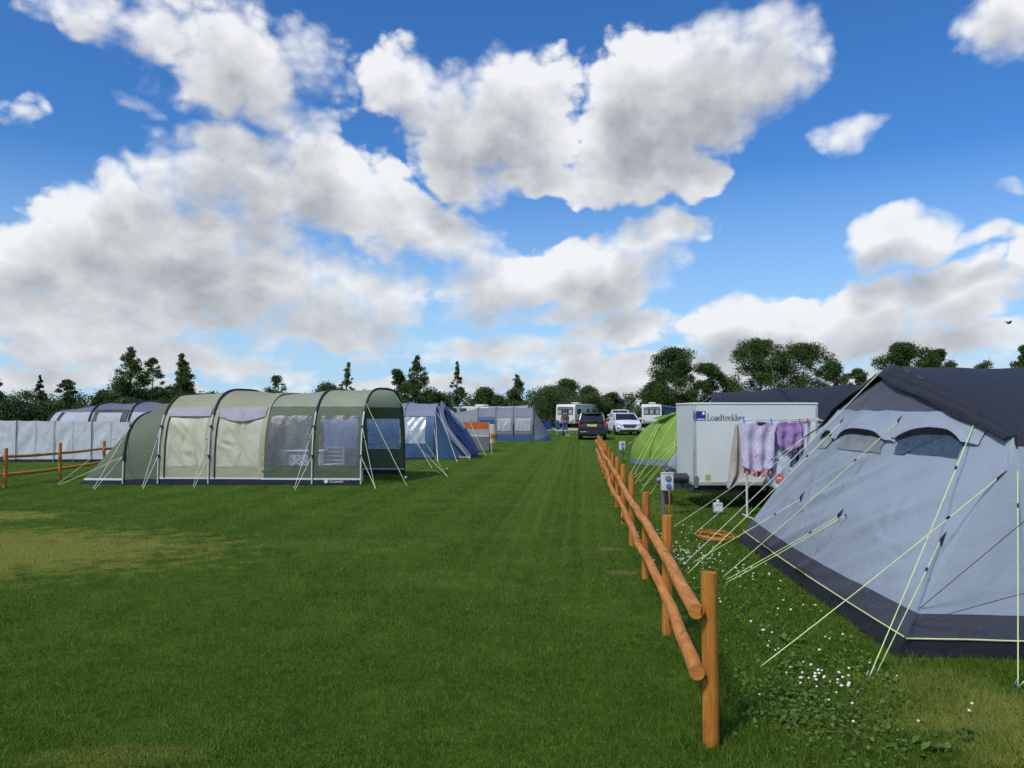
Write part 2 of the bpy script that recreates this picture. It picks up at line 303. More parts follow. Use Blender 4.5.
# gravel track across the far end of the field
m, nt, o = newmat('gravel'); c, f, pos = var(nt, (.42, .39, .34), 3, .2); pbsdf(nt, o, c, .9, 0, .2, nt.noise(pos, 40, 3), .5, .02)
tr = MB(); xs = np.linspace(-60, 60, 60)
tr.add([(x, 66.5+1.0*sin(x*.13)+nz((x, 0, 0), .7)*.5, .004) for x in xs]+[(x, 75+.8*sin(x*.11), .004) for x in xs], [(i, i+1, 61+i, 60+i) for i in range(59)])
tag(tr.build('gravel_track', m, smooth=False), kind='structure')
def blades(n, xy, hgt, wid, lean):
    x, y = xy; a = RNG.random(n)*2*pi; la = RNG.random(n)*2*pi; L = hgt; ln = lean*(.3+RNG.random(n))
    dx, dy = np.cos(a)*wid/2, np.sin(a)*wid/2; tx, ty = np.cos(la)*ln*L, np.sin(la)*ln*L; tz = L*np.sqrt(np.clip(1-ln**2, .1, 1))
    v = np.zeros((n, 3, 3)); v[:, 0] = np.stack([x-dx, y-dy, np.zeros(n)-.002], 1); v[:, 1] = np.stack([x+dx, y+dy, np.zeros(n)-.002], 1)
    v[:, 2] = np.stack([x+tx, y+ty, tz], 1); return v.reshape(-1, 3)
def scatter(n, y0, y1, k):                                # density falls with the square of distance
    y = y0*(y1/y0)**RNG.random(n); x = (RNG.random(n)*2-1)*(k*y+.3); return x, y
n = 460000; x, y = scatter(n, 3.3, 19, .69)
keep = ~((x > 2.6+.067*(y-5.17)) & (y > 5.2) & (y < 10))
x, y = x[keep], y[keep]; n = len(x)
rough = x > FX(y)+.03; post = np.zeros(n, bool)
for kk in range(8): post |= np.hypot(x-FX(3.87+1.89*kk), y-(3.87+1.89*kk)) < .16
hgt = np.where(rough | post, .022+.045*RNG.random(n)**1.8, .010+.017*RNG.random(n)); wid = (.0016+.0017*RNG.random(n))*(1+y/6)
def vnoise(x, y, sc, seed):                                # smooth value noise on a lattice, for tufts
    r = np.random.default_rng(seed).random((256, 256)); u, v = x*sc+97.3, y*sc+51.7; i, j = np.floor(u).astype(int), np.floor(v).astype(int); fu, fv = u-i, v-j; fu, fv = fu*fu*(3-2*fu), fv*fv*(3-2*fv)
    g = lambda a, b: r[a % 256, b % 256]
    return (g(i, j)*(1-fu)+g(i+1, j)*fu)*(1-fv)+(g(i, j+1)*(1-fu)+g(i+1, j+1)*fu)*fv
hgt *= .55+.55*vnoise(x, y, 9, 1)+.45*vnoise(x, y, 2.3, 2)+.35*(vnoise(x, y, 21, 3)-.5)
tag(flat_mesh('mown_grass', blades(n, (x, y), hgt, wid, .75), 3, M_BLADE), kind='stuff')
# clover and its white flower heads in the rough strip beyond the fence
M_CLOVER = leafmat('clover_leaf', (.060, .118, .014), (.125, .20, .035), .2)
def clover(n, cx, cy_, sx, sy): return RNG.normal(cx, sx, n), RNG.normal(cy_, sy, n)
spots = [(1.9, 4.35, .22, .30, 260), (2.05, 4.9, .25, .3, 200), (2.2, 5.2, .4, .5, 300), (1.75, 6.3, .3, .7, 260), (2.05, 8.6, .35, .9, 500), (1.55, 4.2, .2, .4, 500), (2.3, 7, .3, .8, 260)]
cxs = np.concatenate([clover(q[4], *q[:4])[0] for q in spots]); cys = np.concatenate([np.clip(clover(q[4], *q[:4])[1], 3.4, 12) for q in spots])
n = len(cxs); a = RNG.random(n)*6.28; r = .006+.008*RNG.random(n); zz = .018+.035*RNG.random(n); ti = RNG.normal(0, .35, (n, 2))
vv = np.zeros((n, 5, 3))
for k in range(5):
    ax, ay = np.cos(a+k*1.2566)*r, np.sin(a+k*1.2566)*r
    vv[:, k] = np.stack([cxs+ax, cys+ay, zz+ax*ti[:, 0]+ay*ti[:, 1]], 1)
ok = (cxs > FX(cys)+.06) & ~((cxs > 2.5+.067*(cys-5.17)) & (cys > 5.1)); tag(flat_mesh('clover_leaves', vv[ok].reshape(-1, 3), 5, M_CLOVER), kind='stuff')
M_PETAL = plain('clover_petal', (.74, .73, .66), .7)
fl = MB(); R2 = random.Random(8)
def head(x, y):
    z = .035+.04*R2.random(); r = .0065+.0045*R2.random()
    fl.lathe([(r*.1, -r*.6), (r*.75, -r*.5), (r, 0), (r*.7, r*.55), (r*.1, r*.75)], (x, y, z+r*.4), (R2.uniform(-.4, .4), R2.uniform(-.4, .4), 1), 7)
for cx, cy_, sx, sy, k in ((1.86, 4.62, .10, .13, 26), (2.12, 8.35, .22, .55, 80), (1.75, 9.8, .25, .6, 30), (2.0, 6.2, .35, .8, 22), (1.95, 5.1, .3, .4, 10), (2.1, 4.15, .35, .2, 7), (2.25, 10.4, .2, .6, 16)):
    for _ in range(k):
        x_, y_ = R2.gauss(cx, sx), R2.gauss(cy_, sy)
        if x_ > FX(y_)+.07 and not (x_ > 2.5+.067*(y_-5.17) and y_ > 5.1): head(x_, y_)
tag(fl.build('clover_flowers', M_PETAL), kind='stuff')
# broad-leaved weeds by the clover
wd = []
for cx, cy_, k in ((1.62, 4.55, 16), (1.75, 5.0, 14), (1.5, 4.1, 10), (2.0, 5.55, 12), (1.7, 7.1, 14), (2.35, 3.95, 10), (1.95, 3.8, 12)):
    for _ in range(k):
        a = R2.uniform(0, 6.28); L = R2.uniform(.05, .11); wv = L*.22; b = V((cx+R2.gauss(0, .05), cy_+R2.gauss(0, .05), .01)); dr = V((cos(a), sin(a), R2.uniform(.15, .7))).normalized(); sd_ = V((-sin(a), cos(a), 0))*wv
        wd += [b, b+dr*L*.5+sd_, b+dr*L-V((0, 0, L*.15)), b+dr*L*.5-sd_]
tag(flat_mesh('weeds', np.array(wd), 4, M_CLOVER), kind='stuff')
# ------------------------------------------------------------------ post-and-rail fences
M_POST = wood('treated_timber', (.52, .205, .030)); M_RAIL = wood('treated_rail', (.60, .235, .050), (.25, .08, 1))
def fence(label, p0, p1, n, side, zt, zb, hgt, seed):
    rr = random.Random(seed); p0, p1 = V(p0), V(p1); root = thing('post_and_rail_fence', p0, label, 'fence')
    ps = [p0.lerp(p1, k/(n-1)) for k in range(n)]; d = (p1-p0).normalized(); s = d.cross(V((0, 0, 1)))*side
    for k, p in enumerate(ps):
        h = hgt+rr.uniform(-.025, .025); r = rr.uniform(.038, .043); tl = V((rr.uniform(-.012, .012), rr.uniform(-.012, .012), 0))
        q = MB(); zs = [-.1, 0, .02, .25, .5, .75, .97, 1.0]; rs = [1.0, 1.03, 1.02, 1.0, .99, .98, .97, .93]
        q.tube([p+tl*z*h+V((0, 0, z*h+(.012*d.y if z == 1 else 0))) for z in zs], [r*f*(1+rr.uniform(-.02, .02)) for f in rs], 16); q.build('post', M_POST, root, angle=50)
    for z0, nm in ((zt, 'top_rail'), (zb, 'lower_rail')):
        k = 0
        while k < n-1:
            e = min(k+2, n-1); r = rr.uniform(.034, .039); a = ps[k]+s*(.038+r)+V((0, 0, z0+rr.uniform(-.015, .015))); b = ps[e]+s*(.038+r*.95)+V((0, 0, z0+rr.uniform(-.02, .02)))
            a -= d*(.07 if k == 0 else -.015); b += d*(-.015 if e < n-1 else .07); bow = V((rr.uniform(-.03, .03), 0, rr.uniform(-.03, .008)))
            MB().tube([a.lerp(b, t)+bow*sin(pi*t)+V((nz((t*7, k, z0), 1), 0, nz((t*6, k+5, z0), 1)))*.008 for t in [i/16 for i in range(17)]], [r*(1-.10*i/16)*(1+.04*nz((i*.6, k, z0*9))) for i in range(17)], 14).build(nm, M_RAIL, root, angle=50); k = e
    return root
fence('long orange timber post-and-rail fence running from the foreground to the parked cars', (FX(3.87), 3.87, 0), (FX(3.87+1.89*12), 3.87+1.89*12, 0), 13, -1, .68, .36, .85, 3)
fence('short orange timber post-and-rail fence between the white windbreak and the olive tent', (-11.05, 12.8, 0), (-10.95, 24.8, 0), 7, -1, .65, .27, .86, 9)
# ------------------------------------------------------------------ tent kit
M_GUY = plain('guy_cord', (.62, .78, .30), .6); M_GUYW = plain('pale_guy_cord', (.72, .76, .62), .6); M_CORD = plain('dark_cord', (.03, .03, .04), .6)
M_POLE = plain('pole_grey', (.55, .56, .58), .35, .6); M_DPOLE = plain('pole_sleeve', (.02, .022, .03), .6)
M_BLACK = plain('black_webbing', (.012, .012, .016), .6); M_FLAP = cloth('mud_flap_fabric', (.014, .014, .020), .05, .55)
M_PEG = plain('steel_peg', (.45, .45, .47), .35, .9)
def guy(root, a, b, mat=None, r=.0035, toggle=True, peg=True, sag=.02):
    a, b = V(a), V(b); q = MB(); q.tube([a.lerp(b, t)-V((0, 0, sag*4*t*(1-t)))*(a-b).length*.25 for t in (0, .2, .4, .6, .8, 1)], r, 5)
    q.build('guy_line', mat or M_GUY, root)
    if peg:
        d = (a-b).normalized(); p = MB(); p.tube([b+V((0, 0, .045))-d*.02, b+V((0, 0, .055)), b+V((0, 0, .03)), b+V((0, 0, -.06))], .004, 6); p.build('peg', M_PEG, root)
    if toggle:
        c = a.lerp(b, .22); p = MB(); p.box(c, (.012, .012, .03), (a-b).to_track_quat('Z', 'Y').to_matrix()); p.build('tension_slider', M_BLACK, root)
class Tunnel:
    """tunnel tent frame: s runs along the ridge, u round the hoop (0 near foot .. 1 far foot)"""
    def __init__(t, O, a, b, W, hoops, n=2.75, sag=.03, gable=False): t.gable = gable; t.O = V(O); t.a = V(a); t.b = V(b); t.W = W; t.hoops = hoops; t.n = n; t.sag = sag
    def H(t, s):
        h = t.hoops
        if s <= h[0][0]: return h[0][1]
        for (s0, h0), (s1, h1) in zip(h, h[1:]):
            if s <= s1:
                k = (s-s0)/(s1-s0); return lerp(h0, h1, k)-t.sag*4*k*(1-k)*min(1, (s1-s0)/1.2)
        return h[-1][1]
    def sec(t, u, H):
        if t.gable:                                       # upright sides to a knee, then a pitched ridge
            x = abs(2*u-1); k = math.copysign(1, u-.5)
            if x > .7: q = (x-.7)/.3; r = .85+.15*q**.8; return t.W/2*(1+k*r), H*.70*(1-q)
            r = .85*x/.7; return t.W/2*(1+k*r), H*(1-.30*(x/.7)**1.22)
        c, s = cos(pi*u), sin(pi*u); return t.W/2*(1-math.copysign(abs(c)**(2/t.n), c)), H*max(0, s)**(2/t.n)
    def P(t, s, tt, z): return t.O+t.a*s+t.b*tt+V((0, 0, z))
    def S(t, s, u, off=0):
        tt, z = t.sec(u, t.H(s)); 
        if off: c = t.W/2; tt = c+(tt-c)*(1+off/c); z += off
        return t.P(s, tt, z)
    def u_at(t, z, s):                                    # near-side u where the hoop reaches height z
        lo, hi = 0, .5; H = t.H(s)
        for _ in range(40):
            m = (lo+hi)/2
            if t.sec(m, H)[1] < z: lo = m
            else: hi = m
        return lo
    def skin(t, s0, s1, z0, z1, side=0, wr=.012, nu=10, ns=14, seed=0, off=0):     # fabric strip between two heights; side 0 near, 1 far
        def fn(i, j):
            s = lerp(s0, s1, i); u = lerp(t.u_at(z0, s), t.u_at(z1, s), j); u = 1-u if side else u
            p = t.S(s, u, off); return p+(t.b*(1 if side else -1))*wr*nz((s*2.1+j, j*1.3-i*2.5, seed), 1.6)
        return MB().grid(fn, ns, nu)
    def roof(t, s0, s1, z, wr=.012, seed=0, ns=20, nu=36, z2=None):
        def fn(i, j):
            s = lerp(s0, s1, i); u = lerp(t.u_at(z, s), 1-t.u_at(z2 or z, s), j); p = t.S(s, u); return p+V((0, 0, wr*nz((s*1.7, j*4, seed), 1.4)))
        return MB().grid(fn, ns, nu)
    def arc(t, s, u0=0, u1=1, off=.012, n=40): return [t.S(s, lerp(u0, u1, k/n), off) for k in range(n+1)]

# ------------------------------------------------------------------ the big blue-grey tent on the right
M_WALL = cloth('pale_blue_grey_fabric', (.32, .365, .435), .12, .55, .05, 0, .22); M_BAND = cloth('slate_band_fabric', (.058, .060, .084), .05, .5)
M_ROOF = cloth('black_ripstop_fabric', (.013, .013, .018), .03, .55, .1, 5.5, .25, .5); M_GABLE = cloth('grey_gable_fabric', (.085, .09, .12), .08, .5)
M_PANE = film('dark_tent_window', (.045, .07, .10), .9, .12); M_PANE2 = film('grey_tent_window', (.22, .24, .25), .85, .2); M_PIPE = plain('yellow_piping', (.62, .66, .35), .6)
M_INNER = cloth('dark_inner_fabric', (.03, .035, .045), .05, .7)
def big_tent(name, label, O, ang, hoops, guys, windows=True):
    a = V((cos(ang), sin(ang), 0)); b = V((-sin(ang), cos(ang), 0)); T = Tunnel(O, a, b, 4.72, hoops, gable=True); root = thing(name, O, label, 'tent')
    sH = hoops[0][0]; uk = T.u_at(1.47, sH); W = T.W
    def hoop_i(i): return T.sec(lerp(uk, 1-uk, i), T.H(sH))
    def E(i, z, off=0):                                   # sloping end wall: i across (near..far), z height
        tt, zt = hoop_i(i); v = min(1, max(0, z/zt)); p = T.P(lerp(0, sH, v)-.10*sin(pi*v)*sin(pi*i), lerp(W*i, tt, v), z)
        nrm = V((-cos(.98), 0, sin(.98)*.55)); nrm = a*nrm.x+V((0, 0, nrm.z)); nrm.normalize()
        wr = 0
        if z > .12:                                       # folds pulled from the tie points and corners
            k = sin(pi*v)**.7
            al, pe_ = (1-i)*3.9+z*.75, i*2.5+z*1.35         # long diagonal folds rising towards the near shoulder
            wr += (.028*nz((pe_*2.1, al*.32, 1.3))+.034*nz((pe_*5.2, al*.33, 4.1))+.008*nz((pe_*11, al*.9, 8.2)))*k
            wr += .030*max(0, 1-abs(nz((pe_*2.7+.25*nz((al, pe_, 2)), al*.22, 9.3)))*3.2)**2*min(1, i*2.2)+.012*max(0, 1-abs(nz((pe_*6.1, al*.35, 5.7)))*3)**2*k
            for ti, tz, am in ((.53, .62, .012), (.72, .66, .012), (.16, .60, .010)): 
                dy, dz = (i-ti)*4.7, z-tz; rr = sqrt(dy*dy+dz*dz); an = atan2(dz, dy); wr += am*exp(-(rr/.42)**2)*(1+.5*sin(an*9))+.5*am*exp(-(rr/1.1)**2)*nz((an*3.5, rr*.5, ti*9))
            wr += .006*nz((i*9, z*4+i*6, 7.1))*k
            ed = min(1, min(i, 1-i)*11); wr *= ed*ed*(3-2*ed)
        return p+nrm*(off+wr)
    def band(z0, z1, name, mat, nu=70, nv=20, off=0):
        MB().grid(lambda i, j: E(i, lerp(z0(i) if callable(z0) else z0, z1(i) if callable(z1) else z1, j), off), nu, nv).build(name, mat, root)
    zt = lambda i: hoop_i(i)[1]; zp = lambda i: min(zt(i), 1.65)
    band(-.01, .12, 'mud_flap', M_FLAP, 70, 4); band(.12, .275, 'lower_band', M_BAND, 70, 6); band(.275, zp, 'end_wall', M_WALL, 110, 60); band(zp, zt, 'gable_panel', M_GABLE, 70, 14)
    MB().tube([E(k/60, .12, .012) for k in range(61)], .006, 6).build('piping', M_PIPE, root)
    # near corner panel and the side wall beyond the first hoop, same bands
    def C(i, z): 
        v = min(1, z/1.47); q = E(0, z); u = T.u_at(z, sH) if z < 1.47 else uk; return q.lerp(T.S(sH, u), i)+b*-.012*nz((i*2, z*2, 4), 1.5)*sin(pi*i)
    for z0, z1, nm, mt in ((-.01, .12, 'mud_flap', M_FLAP), (.12, .275, 'lower_band', M_BAND), (.275, 1.47, 'corner_panel', M_WALL)):
        MB().grid(lambda i, j: C(i, lerp(z0, z1, j)), 16, 16).build(nm, mt, root)
        MB().grid(lambda i, j: E(1, lerp(z0, z1, j)).lerp(T.S(sH, 1-T.u_at(lerp(z0, z1, j), sH)), i), 8, 12).build(nm, mt, root)
        T.skin(sH, hoops[-1][0], max(z0, 0), min(z1, 1.40), 0, .015, 10, 40, 2).build('side_wall' if z1 > 1 else nm, mt, root); T.skin(sH, hoops[-1][0], max(z0, 0), min(z1, 1.40), 1, .015, 10, 40, 5).build('side_wall' if z1 > 1 else nm, mt, root)
    MB().tube([C(k/20, .12)-b*.012 for k in range(21)]+[T.S(lerp(sH, 6, k/20), T.u_at(.12, sH), .012) for k in range(21)], .006, 6).build('piping', M_PIPE, root)
    T.roof(sH, hoops[-1][0], 1.36, .02, 1, 60, 44).build('roof', M_ROOF, root)
    for s, _ in hoops[1:]: MB().tube(T.arc(s, T.u_at(1.4, s), 1-T.u_at(1.4, s), .006), .011, 6).build('pole_sleeve', M_ROOF, root)
    # roof skirt lapping over the end wall, gathered in folds
    def lap(i, j):
        tt, z = hoop_i(i); top = T.S(sH, lerp(uk, 1-uk, i), .012); dp = .04+.10*sin(pi*i)**1.2*(1.5-1.0*i); e = E(i, z-dp, .03)
        p = top.lerp(e, j); return p+a*(-.030*sin(pi*j)-.020*j*(1+nz((i*11, 2, 0))))+V((0, 0, .024*nz((i*9, j*2, 5))*j))
    MB().grid(lap, 80, 10).build('roof_skirt', M_ROOF, root)
    MB().tube([lap(k/80, 1) for k in range(81)], [.010+.006*abs(nz((k*.3, 0, 0))) for k in range(81)], 6).build('skirt_hem', M_BLACK, root)
    if windows:
        for i0, i1, zb, ztop, mt in ((.10, .29, 1.29, 1.49, M_PANE), (.33, .535, 1.27, 1.45, M_PANE2), (.60, .76, 1.24, 1.41, M_PANE2)):
            arch = lambda k: ztop-(ztop-zb-.10)*abs(2*k-1)**2.4
            pane = MB().grid(lambda x, y: E(lerp(i0, i1, x), lerp(zb, arch(x)+.015, y), .014), 24, 8).build('window', mt, root)
            def hood(x, y):
                i = lerp(i0-.035, i1+.035, x); k = min(1, max(0, (i-i0)/(i1-i0))); z1 = arch(k); return E(i, lerp(min(1.64, zt(i)-.05), min(z1, zt(i)-.06), y), .016+.045*y**1.5*sin(pi*x)**.6)
            MB().grid(hood, 30, 10).build('window_hood', M_WALL, root)
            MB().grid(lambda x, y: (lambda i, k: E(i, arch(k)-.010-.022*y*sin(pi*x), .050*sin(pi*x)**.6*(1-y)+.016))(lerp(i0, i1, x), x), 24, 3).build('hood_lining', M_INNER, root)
    # black tie-out tabs
    def tab(i, z, L=.11, up=.75):
        c = E(i, z, .012); d_ = (E(i, z+.05, .012)-c).normalized(); w_ = b*.03; n_ = (c-E(i, z, 0)).normalized()
        MB().add([c-w_*.25-d_*L*.1, c+w_*.25-d_*L*.1, c+d_*L+b*.02, c+n_*.03+d_*L*.2], [(0, 1, 2), (0, 3, 1), (1, 3, 2), (2, 3, 0)]).build('tie_out_tab', M_BLACK, root); return c+n_*.02
    return T, E, tab, root, b
# ------------------------------------------------------------------ the two tents of the grey kind
A0 = gnd(895, 657); B0 = gnd(737, 540); ANG = atan2(-(B0-A0).x, (B0-A0).y)
T1, E1, tab1, big, bdir = big_tent('tunnel_tent', 'large pale blue-grey tunnel tent with black roof pitched right of the long fence', A0, ANG, [(1.0, 2.10), (3.0, 2.12), (5.0, 2.12), (7.0, 2.0)], None)
def inv(E, px, py):                                       # surveyed tie point -> place on the end wall
    best = None
    for i in np.linspace(0, 1, 41):
        for z in np.linspace(.1, 2.0, 58):
            q = proj(E(i, z)); d_ = (q[0]-px)**2+(q[1]-py)**2
            if best is None or d_ < best[0]: best = (d_, i, z)
    return best[1:]
sH = 1.0; uk = T1.u_at(1.47, sH); kn = T1.S(sH, uk, .02); kf = T1.S(sH, 1-uk, .02); pk = E1(.5, 2.02, .06)
for (px, py), g2 in (((800, 502), (692, 563)), ((841, 518), (724, 581)), ((897, 425), (722, 578)), ((843, 425), (687, 574)), ((980, 425), (868, 680)), ((939, 546), (875, 676))):
    guy(big, tab1(*inv(E1, px, py)), gnd(*g2))
guy(big, tab1(*inv(E1, 845, 518), L=.02), gnd(726, 583), toggle=False)
guy(big, pk, gnd(684, 564), M_GUYW, toggle=False)
for g2 in ((673, 527), (693, 535)): guy(big, kf-V((.25, 0, .16)), gnd(*g2), M_GUYW)
MB().tube([kf, kf-V((.25, 0, .16))], .009, 6).build('strap', M_BLACK, big)
k2 = kn-V((0, .02, .20)); e2 = k2.lerp(gnd(760, 667), .09)
MB().tube([kn, k2], .010, 6).build('strap', M_BLACK, big); MB().tube([k2, e2], .006, 6).build('strap', M_BLACK, big)
guy(big, e2, gnd(760, 667)); guy(big, k2, gnd(1018, 690)); guy(big, T1.S(1.9, T1.u_at(.9, 1.9), .02), gnd(1017, 689), toggle=False)
guy(big, at(1100, 458, 4.7), E1(0, .30, .01), M_CORD, .0025, False, False, 0); guy(big, at(1090, 575, 4.8), E1(0, .20, .01), M_CORD, .0025, False, False, 0)
MB().tube([at(1100, 458, 4.7), T1.S(1.9, T1.u_at(1.25, 1.9), .0)], .005, 6).build('strap', M_BLACK, big)
# side window and eave flap at the near corner
T1.skin(1.12, 1.75, 1.02, 1.36, 0, .004, 6, 8, 3, .012).build('window', M_PANE, big)
T2, E2, tab2, big2, _ = big_tent('tunnel_tent', 'pale grey tunnel tent with long dark roof standing behind the white box trailer', V((3.62, 15.6, 0)), ANG+.012, [(1.0, 2.10), (2.4, 2.2), (4.0, 2.27), (5.6, 2.3), (7.4, 2.2)], None, False)
for i_, z_, g2 in ((.93, .95, (640, 492)), (.8, 1.25, (640, 482)), (.6, .9, (648, 497)), (.97, 1.3, (634, 478)), (.5, 1.8, (643, 487))): guy(big2, tab2(i_, z_), gnd(*g2))
guy(big2, E2(.5, 2.0, .03), at(655, 431, 21), M_GUYW, toggle=False, peg=False)

# ------------------------------------------------------------------ olive tent with its green porch
M_OLIVE = cloth('olive_fabric', (.15, .17, .115), .15, .6); M_SAGE = cloth('sage_roof_fabric', (.44, .49, .36), .45, .6); M_KHAKI = cloth('khaki_roof_fabric', (.40, .41, .28), .3, .6)
M_CREAM = cloth('cream_fabric', (.50, .49, .34), .25, .6); M_BLIND = cloth('cream_blind', (.60, .60, .44), .2, .45, .06, 0, .35, .4, 4); M_LILAC = cloth('lilac_header_fabric', (.36, .36, .40), .15, .5, .07, 0, .6)
M_PORCH = cloth('porch_green_fabric', (.115, .145, .092), .2, .6); M_CLEAR = film('clear_window_film', (.46, .46, .51), .27, .25); M_NAVY = cloth('navy_mud_flap', (.022, .026, .045), .05, .5); M_WHITEB = plain('white_binding', (.62, .63, .62), .6)
M_TENTPOLE = plain('white_pole', (.70, .70, .68), .35, .2)
def leg_poles(T, s, root, z=1.55, name='pole', far=True):
    u0 = T.u_at(z, s); MB().tube(T.arc(s, 0, u0, .025, 12), .016, 8).build(name, M_TENTPOLE, root)
    MB().tube(T.arc(s, u0, 1-u0, .012, 40), .028, 8).build('pole_sleeve', M_DPOLE, root)
    if far: MB().tube(T.arc(s, 1-u0, 1, .02, 12), .016, 8).build(name, M_DPOLE, root)
    for zz in (.62, 1.28): c = T.S(s, T.u_at(zz, s), .025); MB().box(c, (.05, .05, .07)).build('pole_clip', M_BLACK, root)
def endcap(T, sH, dS, bands, root, pw=.45, n=44, wr=.012, u0=0, u1=1, bow=0):
    def E(i, v):
        u = lerp(u0, u1, i); tt, z = T.sec(u, T.H(sH)); return T.P(sH, tt, z).lerp(T.P(sH+dS*max(0, sin(pi*u))**pw, lerp(.0, T.W, u), 0), 1-v)+T.a*(dS*bow*sin(pi*v)*sin(pi*u))+V((nz((u*4, v*3, dS)), 0, nz((u*5, v*2, 7))))*wr*sin(pi*v)*2
    for v0, v1, nm, mt in bands: MB().grid(lambda i, j: E(i, lerp(v0, v1, j)), n, 16).build(nm, mt, root)
    return E
O5 = gnd(361, 485.5); a_ = V((cos(-.035), sin(-.035), 0)); b_ = V((.17, .985, 0)).normalized()
TM = Tunnel(O5, a_, b_, 3.15, [(-5.4, 1.64), (-4.6, 2.06), (-3.45, 2.17), (-2.2, 2.10)], 3.4, .03)
ol = thing('family_tent', TM.P(-4, 0, 0), 'long olive tunnel tent with cream window blinds and sloping rear end', 'tent')
TM.roof(-4.6, -2.2, 1.70, .02, 3, 40).build('roof', M_KHAKI, ol); TM.roof(-5.4, -4.6, .12, .012, 4, 14, 50).build('rear_roof', M_OLIVE, ol)
uq = TM.u_at(1.30, -5.4)
def ER(i, v): tt, z = TM.sec(lerp(uq, 1-uq, i), TM.H(-5.4)); return TM.P(-6.42, lerp(0, TM.W, i), 0).lerp(TM.P(-5.4, tt, z), v)-TM.a*.05*sin(pi*v)*sin(pi*i)+V((0, .012*nz((i*4, v*3, 2)), .012*nz((i*3, v*4, 7))))*sin(pi*v)
for v0, v1, nm, mt in ((0, .075, 'mud_flap', M_NAVY), (.075, .11, 'binding', M_WHITEB), (.11, 1, 'rear_end', M_OLIVE)):
    MB().grid(lambda i, j: ER(i, lerp(v0, v1, j)), 40, 14).build(nm, mt, ol)
    for e, sd in ((0, 0), (1, 1)): MB().grid(lambda i, j: ER(e, lerp(v0, v1, j)).lerp(TM.S(-5.4, (1-TM.u_at(1.30*lerp(v0, v1, j), -5.4)) if sd else TM.u_at(1.30*lerp(v0, v1, j), -5.4)), i), 12, 14).build('rear_corner' if v1 == 1 else nm, mt, ol)
TM.skin(-5.4, -4.6, 0, .13, 0, .006, 3).build('mud_flap', M_NAVY, ol)
for s0, s1 in ((-4.6, -3.45), (-3.45, -2.2)):
    TM.skin(s0, s1, 0, .13, 0, .006, 3).build('mud_flap', M_NAVY, ol); TM.skin(s0, s1, .13, .17, 0, .003, 2, off=.004).build('binding', M_WHITEB, ol)
    TM.skin(s0, s1, .17, .42, 0, .01, 6).build('wall_panel', M_CREAM, ol); TM.skin(s0, s0+.16, .42, 1.70, 0, .004, 10, 4).build('wall_panel', M_CREAM, ol); TM.skin(s1-.12, s1, .42, 1.70, 0, .004, 10, 4).build('wall_panel', M_CREAM, ol)
    def blind(i, j, s0=s0, s1=s1):
        s = lerp(s0+.16, s1-.12, i); z = lerp(.42, 1.52, j); k = sin(pi*i)*sin(pi*j)
        return TM.S(s, TM.u_at(z, s))+b_*(.03*k+(.06*nz((i*4.5+j*3.5, j*1.1-i*.8, s0))+.04*sin((i*1.2+j*.8)*17+nz((i*3, j*3, s0))*5)*nz((j*2, i*2, s0+4))+.014*nz((i*12+j*9, j*2-i*2, s0)))*k**.4)
    MB().grid(blind, 40, 40).build('window_blind', M_BLIND, ol)
    def hd(i, j, s0=s0, s1=s1):
        s = lerp(s0+.12, s1-.06, i); sg = .13*sin(pi*i) if s0 > -4 else .02*sin(pi*i); z = lerp(1.73, 1.52-sg, j); return TM.S(s, TM.u_at(z, s), .02+.02*j*sin(pi*i))+b_*-.012*nz((i*5, j*3, 3))
    MB().grid(hd, 24, 8).build('window_header', M_LILAC, ol)
    MB().tube([TM.S(s0+.13, TM.u_at(z, s0+.13), .012) for z in np.linspace(.15, 1.7, 14)], .014, 6).build('zip', M_DPOLE, ol)
TM.skin(-4.6, -2.2, 0, 1.7, 1, .012, 10, 24).build('far_wall', M_CREAM, ol)
for s in (-4.6, -3.45): leg_poles(TM, s, ol)
leg_poles(TM, -5.4, ol, .5)
TP = Tunnel(O5, a_, b_, 3.15, [(-2.35, 2.06), (-1.1, 2.17), (0, 2.19)], 3.4, .025)
po = thing('tent_porch', TP.P(-1.1, 0, 0), 'green tent porch with large clear windows joined to the olive tent', 'tent porch')
TP.roof(-2.35, 0, 1.76, .015, 6, 40).build('roof', M_SAGE, po)
for s0, s1 in ((-2.25, -1.1), (-1.1, 0)):
    for side, zz in ((0, (.12, .16, .44, 1.56)), (1, (.12, .16, .66, 1.46))):
        nm = 'far_' if side else ''
        TP.skin(s0, s1, 0, zz[0], side, .006, 3).build('mud_flap', M_NAVY, po); TP.skin(s0, s1, zz[0], zz[1], side, .003, 2, off=.004).build('binding', M_WHITEB, po)
        TP.skin(s0, s1, zz[1], zz[2], side, .012, 6).build(nm+'wall_panel', M_PORCH, po); TP.skin(s0, s1, zz[3], 1.765, side, .008, 6).build(nm+'wall_panel', M_PORCH, po)
        TP.skin(s0, s0+.13, zz[2], zz[3], side, .004, 8, 3).build(nm+'wall_panel', M_PORCH, po); TP.skin(s1-.1, s1, zz[2], zz[3], side, .004, 8, 3).build(nm+'wall_panel', M_PORCH, po)
        TP.skin(s0+.13, s1-.1, zz[2], zz[3], side, .03, 24, 24, 5).build('window', M_CLEAR, po)
def endw(i, z): return TP.S(-2.25, TP.u_at(z, -2.25)).lerp(TP.S(-2.25, 1-TP.u_at(z, -2.25)), i)
MB().grid(lambda i, j: endw(i*.35, lerp(.0, 1.76, j)), 8, 12).build('corner_panel', M_PORCH, po)
for s in (-1.1, 0): leg_poles(TP, s, po, 1.62, far=(s == 0))
